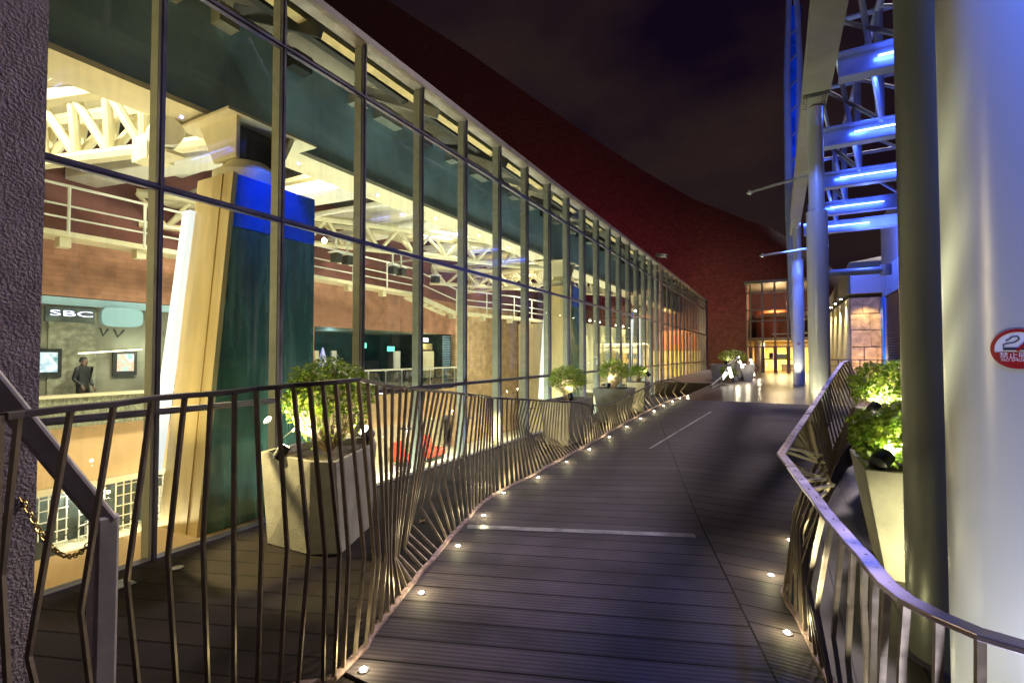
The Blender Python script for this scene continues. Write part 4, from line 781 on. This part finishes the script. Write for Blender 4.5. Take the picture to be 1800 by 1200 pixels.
# right
c6=boxplanter('large tapered planter lit pale green beside the dark column','x' and .50,1.35,3.95,4.75,.74,.12)
bush('leafy bush spilling over the large right planter',(c6[0]-.05,c6[1]),.68,.42,.38,.24,.92,4200,21,.05,30,.25,-.7)
spotfix('black drum spotlight on the corner of the large right planter',Vector((.60,4.03,.80)),(c6[0],c6[1]+.1,1.1),.055,60,spot=120)
lamp('SPOT',(.88,3.45,.08),34,(1,.95,.5),.04,target=(.8,4.1,.32),spot=85)
c7=boxplanter('smaller planter behind the large right planter',.78,1.5,6.2,6.9,.90,.1)
bush('round bush in the smaller right planter',c7,.84,.46,.4,.3,1.16,3200,22,.045,30,.3,-.6)
spotfix('black spotlight on the edge of the smaller right planter',Vector((.86,6.15,.95)),(c7[0],c7[1],1.2),.05,60,spot=120)
# ================================================================ STEEL COLUMNS, GIRDER AND LED BEAMS
def column(x,y,r,label,z0,ztop,zthin=None,r2=None):
    t=thing('steel_column',label,'column',(x,y,z0),'round silver columns carrying the overhead girder')
    m=MB(); m.lathe((0,0,0),[(r+.0,0),(r,ztop-z0-.01),(r-.01,ztop-z0)],64 if y<5 else 40); m.build('shaft','colm',t,smooth=True)
    m=MB(); m.lathe((0,0,0),[(r+.03,0),(r+.03,.014),(r+.005,.016)],48); m.build('base_ring','alu',t)
    if zthin: m=MB(); m.lathe((0,0,ztop-z0),[(r2,0),(r2,zthin-ztop)],32); m.build('upper_shaft','colm',t,smooth=True)
    return t
ca=P(1790,623,1.36); tA=column(ca.x,ca.y,.158,'huge silver column with a no smoking sign at the right edge',0,5.6)
cb=P(1668,623,2.42)
t=thing('dark_column','dark olive column just behind the huge silver one','column',(cb.x,cb.y,0)); m=MB(); m.lathe((0,0,0),[(.19,0),(.19,8.0)],48); m.build('shaft','cold',t,smooth=True); m=MB(); m.lathe((0,0,0),[(.215,0),(.215,.012),(.195,.014)],48); m.build('base_ring','alu',t)
cc=P(1440,623,8.0); tC=column(cc.x,cc.y,.155,'middle silver column glowing blue halfway up',deckz(cc.y),3.88,5.62,.115)
dd_=G(1405,677); cdv=Vector((dd_.x,dd_.y,.5)); tD=column(cdv.x,cdv.y,.17,'farthest silver column standing on the lit plaza',.5,4.6,6.3,.12)
# signs
def nosmoke(c,r,ang,zc,R0,label):
    t=thing('no_smoking_sign',label,'sign',(c[0]+r*math.cos(ang),c[1]+r*math.sin(ang),zc),'no smoking signs on the columns')
    def wrap(u,v,l): a=ang+u/r; return (c[0]+(r+l)*math.cos(a),c[1]+(r+l)*math.sin(a),zc+v)
    def disc(r0,r1,l,m_,nm,half=None):
        m=MB(); n=48; k_=6; vs=[];fs=[]
        for i in range(k_+1):
            q=lerp(r0,r1,i/k_)
            for k in range(n): a=2*math.pi*k/n; vs.append(wrap(q*math.cos(a),q*math.sin(a),l))
        for i in range(k_):
            for k in range(n): fs.append((i*n+k,i*n+(k+1)%n,(i+1)*n+(k+1)%n,(i+1)*n+k))
        m.add(vs,fs); return part(m,nm,m_,t)
    def patch(poly,l,m_,nm):
        m=MB(); 
        for q in poly:
            (u0,v0),(u1,v1),w_=q; k_=8; dx,dy=u1-u0,v1-v0; ln=math.hypot(dx,dy); nx,ny=-dy/ln*w_/2,dx/ln*w_/2; vs=[]
            for i in range(k_+1):
                uu,vv=u0+dx*i/k_,v0+dy*i/k_; vs+=[wrap(uu+nx,vv+ny,l),wrap(uu-nx,vv-ny,l)]
            m.add(vs,[(2*i,2*i+1,2*i+3,2*i+2) for i in range(k_)])
        return part(m,nm,m_,t)
    disc(0,R0,.0012,'signwhite','face'); disc(R0*.84,R0,.002,'signred','ring')
    m=MB(); n=24; vs=[wrap(0,-R0*.16,.0017)]
    # lower red segment
    a0=math.asin(-.16/.86); pts=[]
    for k in range(n+1): a=math.pi-a0+(math.pi+2*a0)*k/n; pts.append((R0*.86*math.cos(a),R0*.86*math.sin(a)))
    grid=[]
    for (u,v) in pts: grid+=[wrap(u,-R0*.16,.0017),wrap(u,v,.0017)]
    m.add(grid,[(2*k,2*k+1,2*k+3,2*k+2) for k in range(n)]); part(m,'red_segment','signred',t)
    patch([((-R0*.52,-.0*R0),(R0*.5,-.0*R0),R0*.12)],.0026,'signblack','cigarette')
    sm=[]; pp=[(-.52,.1),(-.5,.22),(-.3,.28),(-.1,.33),(.05,.48),(0,.62),(-.2,.6),(-.28,.5),(-.42,.4)]
    for a,b in zip(pp,pp[1:]): sm.append(((a[0]*R0,a[1]*R0),(b[0]*R0,b[1]*R0),R0*.05))
    patch(sm,.0024,'signblack','smoke')
    patch([((.5*R0,.55*R0),(-.05*R0,-.1*R0),R0*.13)],.003,'signred','slash')
    if R0>.05:
        for body,vv,sz in (('禁止吸菸',-.34,.3),('NO SMOKING',-.56,.17)):
            c_=bpy.data.curves.new('lettering','FONT'); c_.body=body; c_.size=R0*sz*1.1; c_.align_x='CENTER'; c_.align_y='CENTER'
            o=bpy.data.objects.new('lettering',c_); col.objects.link(o); bpy.context.view_layer.update(); me=bpy.data.meshes.new_from_object(o.evaluated_get(bpy.context.evaluated_depsgraph_get())); bpy.data.objects.remove(o)
            for v in me.vertices: v.co=Vector(wrap(v.co.x,v.co.y+vv*R0,.0032))-t.location
            me.materials.clear(); me.materials.append(M['signwhite']); o=bpy.data.objects.new('lettering',me); col.objects.link(o); o.parent=t
    return t
sp_=P(1793,613,1.25); angA=math.atan2(-ca.y,-ca.x)+.0
nosmoke((ca.x,ca.y),.158,angA,P(1793,613,1.25).z,.052,'round red no smoking sign on the huge silver column')
angD=math.atan2(-cdv.y,-cdv.x); nosmoke((cdv.x,cdv.y),.17,angD,P(1406,603,15.3).z,.055,'tiny round no smoking sign on the farthest silver column')
GZ=EYE+4.15
t=thing('plate_girder','grey plate girder running overhead along the columns','girder',(.6,0,GZ))
m=MB(); m.box((.415,-3,GZ),(.79,9.0,GZ+.03)); m.box((.415,9.02,GZ),(.77,12.6,GZ+.03)); m.box((.43,12.62,GZ),(.7,19.4,GZ+.03)); part(m,'bottom_flange','girder',t)
m=MB(); m.box((.57,-3,GZ+.034),(.62,19.4,GZ+.6)); part(m,'web','girder',t)
m=MB(); m.box((.45,-3,GZ+.604),(.76,19.4,GZ+.64)); part(m,'top_flange','girder',t)
m=MB(); m.box((.425,8.95,GZ-.008),(.785,9.07,GZ-.001)); part(m,'splice_plate','dark',t)
for k in range(5):
    for x in (.44,.475,.70,.735):
        m=MB(); m.lathe((x,9.13+.085*k,GZ-.012),[(.009,0),(.011,.012)],6); part(m,'bolt','dark',t)
# blue LED beams
BY=[.5,3.0,5.5,8.0,10.54,13.15,15.7,18.0]
for k,y in enumerate(BY):
    zc=EYE+4.0; x0,x1=.80,(4.6 if y>9 else 4.6)
    t=thing('led_beam','steel cross beam with a blue light tube, %s counting from the camera'%words[k],'beam',(x0,y,zc-.2),'blue lit cross beams')
    m=MB(); m.box((x0,y-.1,zc+.135),(x1,y+.1,zc+.16)); m.box((x0,y-.1,zc-.2),(x1,y+.1,zc-.175)); m.box((x0,y+.02,zc-.172),(x1,y+.045,zc+.132)); part(m,'web_and_flanges','steelb',t)
    m=MB(); m.tube([(1.15+.03*k,y-.05,zc+.0),(2.5,y-.05,zc+.0)],.016,8); part(m,'led_tube','led',t)
    if y>2: lamp('AREA',(1.85,y-.09,zc),3.5 if y>3.5 else 2,(.05,.12,1),1.3,target=(1.9,y+.3,zc-.1),size_y=.04,name='led_glow'); lamp('POINT',(1.6,y-.7,zc+.4),10 if y>4 else 1.5,(.06,.14,1),.03,name='led_glow')
# bracing
t=thing('truss_bracing','blue lit lattice of tubes between the cross beams','bracing',(1.67,10,5.5))
zc=EYE+4.0; zu=zc+2.2
for k,y in enumerate(BY[2:]):
    m=MB(); m.tube([(1.67,y+.12,zc+.1),(1.67,y+.12,zu)],.07,10); part(m,'post','steelb',t,smooth=True)
    m=MB(); m.tube([(.85,y+.12,zu),(4.4,y+.12,zu)],.05,8); part(m,'upper_tube','steelb',t,smooth=True)
    if k<5:
        y2=BY[3+k]; m=MB(); m.tube([(.95,y+.1,zu),(1.67,y2,zc+.12)],.045,8); m.tube([(1.67,y+.12,zc+.2),(.95,y2,zu)],.04,8); m.tube([(2.9,y+.1,zc+.15),(1.67,y2,zu)],.035,8); part(m,'diagonal','steelb',t,smooth=True)
m=MB(); m.tube([(1.67,5,zu),(1.67,18.2,zu)],.06,10); part(m,'chord','steelb',t,smooth=True)
m=MB(); m.tube([(.88,8,zu),(.88,18.2,zu)],.05,10); part(m,'chord','steelb',t,smooth=True)
m=MB(); y=16.2; t=thing('cross_tube','horizontal blue tube from the middle column to the right building','tube',(.7,y,3.9)); a_=PY(1453,481,y); b_=PY(1545,470,y); m.tube([Vector((a_.x-.1,y,a_.z)),Vector((b_.x+.15,y,a_.z))],.1,14); part(m,'tube','steelb',t,smooth=True); m=MB(); m.lathe((b_.x+.15,y,a_.z-.14),[(.13,0),(.13,.28)],14); part(m,'end_cap','steelb',t)
# mast left of the girder
t=thing('lattice_mast','tall slim blue lit mast rising beside the girder','mast',P(1394,650,21)); 
bx_=P(1390,623,19.5)
def mp_(px,py): return P(px,py,19.5)
m=MB(); m.tube([mp_(1397,600),mp_(1388,380),mp_(1383,130),mp_(1388,-60)],[.13,.16,.12,.1],10); part(m,'left_tube','steelb',t,smooth=True)
m=MB(); m.tube([mp_(1401,600),mp_(1403,220),mp_(1405,110),mp_(1397,-60)],[.1,.12,.12,.1],10); part(m,'right_tube','steelb',t,smooth=True)
m=MB(); m.hexa([mp_(1386,380),mp_(1404,380),mp_(1404,380)+Vector((0,.1,0)),mp_(1386,380)+Vector((0,.1,0)),mp_(1384,10),mp_(1408,10),mp_(1408,10)+Vector((0,.1,0)),mp_(1384,10)+Vector((0,.1,0))]); part(m,'plate','pblue',t)
for k in range(8): m=MB(); m.tube([mp_(1387,380-45*k),mp_(1404,360-45*k)],.05,6); part(m,'rung','steelb',t)
lamp('SPOT',P(1420,400,15),900,(.08,.16,1),.1,target=mp_(1395,150),spot=60,name='led_glow')
# flag spikes
for k,(a,b,z) in enumerate((((1408,312),(1312,340),8.2),((1418,437),(1334,450),14.6))):
    A_,B_=P(*a,z),P(*b,z); t=thing('roof_spike',['larger slender steel spike pointing left from the middle column','smaller slender steel spike pointing left from the farthest column'][k],'spike',A_); r_=.02 if k==0 else .03
    m=MB(); d_=(B_-A_).normalized(); m.tube([A_-d_*.25,A_.lerp(B_,.92)],[r_*1.2,r_*.8],8); part(m,'rod','colm',t,smooth=True)
    m=MB(); q=A_.lerp(B_,.88); m.tube([q,q+d_*.06,B_],[r_*.8,r_*2.3,r_*.1],8); part(m,'tip','colm',t,smooth=True)
# ================================================================ RIGHT BUILDING
t=thing('stone_wall','rough block stone wall glowing orange behind the right railing','wall',(2.8,21,0))
m=MB(); xa,xb=PY(1495,600,21).x,PY(1552,600,21).x; z2=PY(1520,522,21).z
m.box((xa,21.05,0),(xb,21.4,z2)); part(m,'backing','stone',t)
for j in range(6):
    zz=.0+j*z2/6; xx=xa; i=0
    while xx<xb-.05:
        w_=min(rnd.uniform(.35,.8),xb-xx); dep=rnd.uniform(.02,.12); m=MB(); m.box((xx+.012,21.045-dep,zz+.012),(xx+w_-.012,21.046,zz+z2/6-.012)); part(m,'block','stone',t,bevel=.02); xx+=w_; i+=1
t=thing('pleated_screen','row of tall pale pleated panels lit from above by the stone wall','wall',(2.2,25,0))
m=MB(); X=xa-.02; n=50; vs=[]
for k in range(n+1):
    y=lerp(21.1,31,k/n); x=X+(.0 if k%2 else .1); vs+=[(x,y,0),(x,y,EYE+2.05)]
m.add(vs,[(2*k,2*k+2,2*k+3,2*k+1) for k in range(n)]); part(m,'panels','cream',t)
for k in range(5):
    y=22+1.9*k; tt=thing('downlight','small downlight above the pleated screen, %s from the stone wall'%words[k],'downlight',(X-.15,y,EYE+2.1),'downlights above the pleated screen'); m=MB(); m.box((-.12,-.1,0),(.08,.1,.05)); m.build('body','dark',tt); m=MB(); m.lathe((0,0,-.012),[(.04,0),(.04,.01)],10); m.build('lens','lampw',tt); lamp('SPOT',(X-.22,y,EYE+2.05),170,(1,.87,.55),.03,target=(X,y,.3),spot=80)
t=thing('eave_block','dark grey sloping eave block above the stone wall and screen','eave',(2.2,25,3.6))
m=MB(); z3=PY(1497,462,21).z; za=EYE+2.15
m.hexa([(X-.05,20.8,za),(X+4,20.8,za),(X+4,32,za),(X-.05,32,za),(X+.0,20.9,z3),(X+4,20.9,z3),(X+4,28,z3+1.6),(X+.0,30,z3-.6)]); part(m,'block','ceil',t)
m=MB(); m.box((X+.02,20.7,za+.0),(X+1.4,20.795,za+.75)); part(m,'fascia','clad',t); lamp('SPOT',(2.9,19.9,.7),105,(1,.62,.24),.08,target=(2.8,21,1.9),spot=95); lamp('SPOT',(2.7,20.5,3.4),60,(1,.7,.3),.08,target=(2.8,21,1.0),spot=110)
WX=3.2
t=thing('clad_wall','blue lit metal clad wall above the slatted shutter','wall',(WX,18,0))
m=MB(); m.box((WX,12,3.46),(WX+.4,20.75,6.2)); part(m,'upper_wall','clad',t)
m=MB()
for k in range(30): m.box((WX-.03,12+.29*k,3.46),(WX-.001,12.04+.29*k,4.4))
part(m,'ribs','clad',t)
m=MB(); m.box((WX-.05,20.3,0),(WX+.3,20.75,3.455)); part(m,'pier','pblue',t)
m=MB(); m.box((WX+.3,12,0),(WX+.35,20.29,3.455)); part(m,'recess','shopdark',t)
t=thing('slatted_shutter','dark blue slatted shutter under the metal clad wall','shutter',(WX+.15,17,0))
m=MB()
for k in range(40): m.hexa([(WX+.1,13,.02+.085*k),(WX+.1,20.25,.02+.085*k),(WX+.13,20.25,.03+.085*k),(WX+.13,13,.03+.085*k),(WX+.03,13,.075+.085*k),(WX+.03,20.25,.075+.085*k),(WX+.05,20.25,.085+.085*k),(WX+.05,13,.085+.085*k)])
part(m,'slats','shutter',t)
for y in (13,16,20.25): m=MB(); m.box((WX+.0,y,0),(WX+.14,y+.06,3.45)); part(m,'frame','clad',t)
lamp('SPOT',(2.3,17,5.0),260,(.12,.2,1),.1,target=(WX,18.5,4.6),spot=120,name='led_glow'); lamp('POINT',(2.2,16,4.6),30,(.15,.25,1),.1,name='led_glow')
# small fence
t=thing('small_fence','thin plain fence of upright bars in front of the stone wall','fence',(2.4,12,.5)); ya=12.5
p0=PY(1455,632,ya); p1=PY(1600,632,ya); z1=p0.z
m=MB(); m.bar((p0.x,ya,z1),(p1.x+.5,ya,z1),.03,.02); m.bar((p0.x,ya,z1-.13),(p1.x+.5,ya,z1-.13),.02,.015); part(m,'rails','edge',t)
x=p0.x
while x<p1.x+.5: m=MB(); m.bar((x,ya,.5),(x,ya,z1),.018,.018); part(m,'bar','edge',t); x+=.19
# ================================================================ RED GRANITE BUILDING
YB=48
prof=[(-300,-260),(300,-190),(560,-90),(775,45),(900,132),(1000,198),(1100,262),(1200,318),(1300,356),(1350,372),(1395,396),(1460,440),(1560,520)]
t=thing('granite_building','huge dark red granite building with a curved sloping top behind the glass wall','building',(-20,YB,0))
vs=[];n=len(prof)
fine=[]
for k in range(n-1):
    for j in range(6): fine.append((lerp(prof[k][0],prof[k+1][0],j/6),lerp(prof[k][1],prof[k+1][1],j/6)))
fine.append(prof[-1])
def bend(x): return YB+ -.004*(x+10)**2*.0 + .01*(x+12)**2
NR=14
for (px_,py_) in fine:
    p=PY(px_,py_,YB)
    for r_ in range(NR+1):
        f=r_/NR; vs.append((p.x,YB+.0+6*f**3,lerp(-3,p.z,f)))
m=MB(); fs=[(k*(NR+1)+r_,(k+1)*(NR+1)+r_,(k+1)*(NR+1)+r_+1,k*(NR+1)+r_+1) for k in range(len(fine)-1) for r_ in range(NR)]
m.add(vs,fs)
tops=[vs[k*(NR+1)+NR] for k in range(len(fine))]; m.add(tops+[(x,y+12,z-3) for x,y,z in tops],[(k,k+1,len(fine)+k+1,len(fine)+k) for k in range(len(fine)-1)])
part(m,'shell','granite',t,smooth=True)
lamp('SPOT',(-3.2,36,.9),1400,(1,.66,.36),.4,target=(-1.5,48,3),spot=80,name='wall_lamp'); lamp('SPOT',(-16,30,7),2900,(1,.10,.30),1.5,target=(-16,48,18),spot=130,name='wall_lamp')
# ================================================================ FAR GLASS PAVILION
YP=30.0
def xp(px): return PY(px,623,YP).x
def zp(py,px=1360): return PY(px,py,YP).z
x0,x1=xp(1313),xp(1455); ztp=zp(497)
t=thing('glass_pavilion','far glazed entrance pavilion with yellow lobby behind the plaza','pavilion',(x0,YP,.5))
for k,px_ in enumerate((1313,1320,1341,1363,1386,1410,1435,1455)):
    m=MB(); x=xp(px_); w_=.05 if k not in(0,1) else .035; m.box((x-w_,YP-.05,.5),(x+w_,YP+.05,ztp)); part(m,'mullion','cap',t)
for py_ in (513,544,563,597,609):
    m=MB(); z=zp(py_); m.box((x0,YP-.04,z-.035),(x1,YP+.04,z+.035)); part(m,'transom','cap',t)
m=MB(); m.box((x0-.1,YP-.2,ztp),(x1,YP+8,ztp+.15)); part(m,'roof','girder',t)
m=MB(); m.box((x0-.02,YP+.0,.5),(x0+.02,YP+8,ztp)); part(m,'side_wall','maroon',t)
m=MB(); m.add([(x0,YP+.06,.5),(x1,YP+.06,.5),(x1,YP+.06,ztp),(x0,YP+.06,ztp)],[(0,1,2,3)]); part(m,'glass','glass2',t)
for px_ in (1320,1341,1363,1386):
    m=MB(); x=xp(px_); m.box((x-.09,YP-.06,.5),(x+.09,YP-.055,zp(609))); part(m,'door_post',mat('door_frame',(.25,.17,.18),.5),t)
t=thing('pavilion_lobby','yellow lobby room with an orange drum wall inside the far pavilion','lobby',(x0,YP+4,.5))
m=MB(); m.box((x0+.03,YP+5,.5),(x1,YP+5.2,zp(597)+.6)); part(m,'back_wall','yellow',t)
m=MB(); m.box((x0+.03,YP+1.2,zp(597)),(x1,YP+5,zp(592))); part(m,'gallery_slab','cream',t)
m=MB(); m.box((x0+.03,YP+4.9,zp(592)),(x1,YP+5.1,ztp)); part(m,'upper_wall','maroon',t)
xc_=xp(1348)+.3; m=MB(); m.lathe((xc_,YP+3.2,zp(592)+.01),[(.9,0),(.9,1.65)],28); part(m,'orange_drum','orangew',t,smooth=True)
m=MB(); m.lathe((xp(1395),YP+3,zp(553)),[(1.9,0),(2.0,.2)],28); part(m,'round_ceiling','cream',t)
m=MB(); m.tube([(xp(1356),YP+1,zp(586)),(x1,YP+1,zp(584))],.03,6); part(m,'rail','white',t)
m=MB(); m.lathe((xp(1333),YP+2,.5),[(.28,0),(.28,2.0)],18); part(m,'pale_column','white',t,smooth=True)
t=thing('desk','reception desk with dark legs inside the far pavilion','desk',(xp(1366),YP+1.5,.5)); 
m=MB(); m.box((-.7,-.3,.72),(.9,.3,.77)); m.build('top','dark',t)
for x in (-.65,-.1,.85): m=MB(); m.box((x-.03,-.25,0),(x+.03,-.19,.718)); m.build('leg','dark',t)
m=MB(); m.box((.0,-.2,.775),(.55,.2,1.05)); m.build('monitor',mat('pale_blue_box',(.5,.6,.7),.5),t,bevel=.02); m=MB(); m.box((-.4,-.1,.775),(-.2,.1,1.1)); m.build('speaker','black',t)
p=G(1392,652); t=thing('dark_box','low dark brown box standing in front of the far pavilion','box',(p.x,p.y,.5)); m=MB(); m.box((-.55,-.3,.0),(.5,.3,.36)); m.build('body',mat('brown_box',(.07,.04,.03),.6),t,bevel=.02); m=MB(); m.box((-.6,-.34,.36),(.55,.34,.4)); m.build('lid','dark',t)
lamp('AREA',(x0+2.5,YP+2.5,zp(597)-.1),480,(1,.76,.32),3,target=(x0+2.5,YP+2.5,0),size_y=2); lamp('POINT',(x0+1.5,YP+1.5,zp(592)+1.9),110,(1,.7,.4),.1); lamp('AREA',(x0+2.5,YP+.5,1.9),14,(1,.8,.4),2.5,target=(x0+1.5,20,0),size_y=.6)
# ================================================================ ZIGZAG LIGHT SCULPTURE
A_=G(1252,682); B_=G(1327,664); t=thing('light_sculpture','zigzag metal frames with slanted white light tubes on the far plaza','light sculpture',(A_.x,A_.y,.5))
def zz(px,py,u):  # point above the base line at fraction u of its length
    q=A_.lerp(B_,u); dep=-math.sin(AL)*q.x+math.cos(AL)*q.y; return P(px,py,dep)
fr=[[(1250,678,0),(1268,662,.15),(1272,672,.2),(1252,682,.0)],[(1262,676,.1),(1297,627,.55),(1288,672,.45)],[(1297,627,.55),(1306,668,.6),(1281,648,.4)],[(1278,645,.3),(1262,676,.1),(1281,675,.3)],[(1306,668,.6),(1320,632,.9),(1333,646,1),(1326,664,1)],[(1298,664,.5),(1310,655,.7),(1316,666,.8)],[(1278,640,.3),(1296,632,.5)]]
for q in fr: m=MB(); m.tube([zz(*p) for p in q],.022,6); part(m,'frame','dark',t)
for (a,b,u) in (((1281,645),(1286,663),.35),((1299,634),(1305,646),.6),((1308,640),(1313,654),.72),((1319,631),(1322,642),.9),((1321,643),(1325,660),.95),((1297,627),(1298,629),.55),((1268,667),(1277,655),.2)):
    A2,B2=zz(*a,u),zz(*b,u); m=MB(); m.tube([A2,B2],.055,10); part(m,'light_tube','lampc',t); 
    if a[0] in (1281,1299,1321): lamp('POINT',(A2+B2)/2+Vector((.25,-.25,0)),7,(1,.88,.6),.1)
bush('bushy plant glowing green behind the zigzag light frames',(A_.x*.55+B_.x*.45-.25,A_.y*.55+B_.y*.45+.3),.5,.28,.28,.25,.85,700,31,.07,20,.3,-.9)
# ================================================================ UPLIGHTS AT COLUMNS
lamp('SPOT',(ca.x-.45,ca.y-.2,.03),22,(.95,.93,.75),.04,target=(ca.x-.1,ca.y-.05,2.2),spot=70)
lamp('SPOT',(ca.x-.05,ca.y-.9,.03),48,(.82,.84,1),.04,target=(ca.x,ca.y-.1,2.2),spot=75)
lamp('SPOT',(ca.x-.70,ca.y+.42,.05),430,(1,1,.62),.03,target=(ca.x-.15,ca.y,4.2),spot=40)
lamp('SPOT',(cc.x-.1,cc.y-.42,deckz(cc.y)+.05),32,(1,.95,.6),.04,target=(cc.x,cc.y,2.2),spot=60)
lamp('SPOT',(cc.x-.42,cc.y-.05,deckz(cc.y)+.05),26,(1,.95,.6),.04,target=(cc.x-.1,cc.y,3.2),spot=45)
lamp('SPOT',(cdv.x-.1,cdv.y-.5,.56),60,(1,.97,.7),.04,target=(cdv.x,cdv.y,2.4),spot=60)
lamp('SPOT',(ca.x+.18,ca.y-.75,3.7),170,(.05,.16,1),.08,target=(ca.x+.1,ca.y,3.0),spot=95,name='led_glow')  # blue spot added in front of the column, apart from the LED tubes
lamp('SPOT',(cc.x-.0,cc.y-1.5,5.3),120,(.1,.2,1),.1,target=(cc.x,cc.y,3.4),spot=50,name='led_glow'); lamp('SPOT',(cdv.x,cdv.y-2.2,5.2),420,(.08,.16,1),.1,target=(cdv.x,cdv.y,3.0),spot=60,name='led_glow')
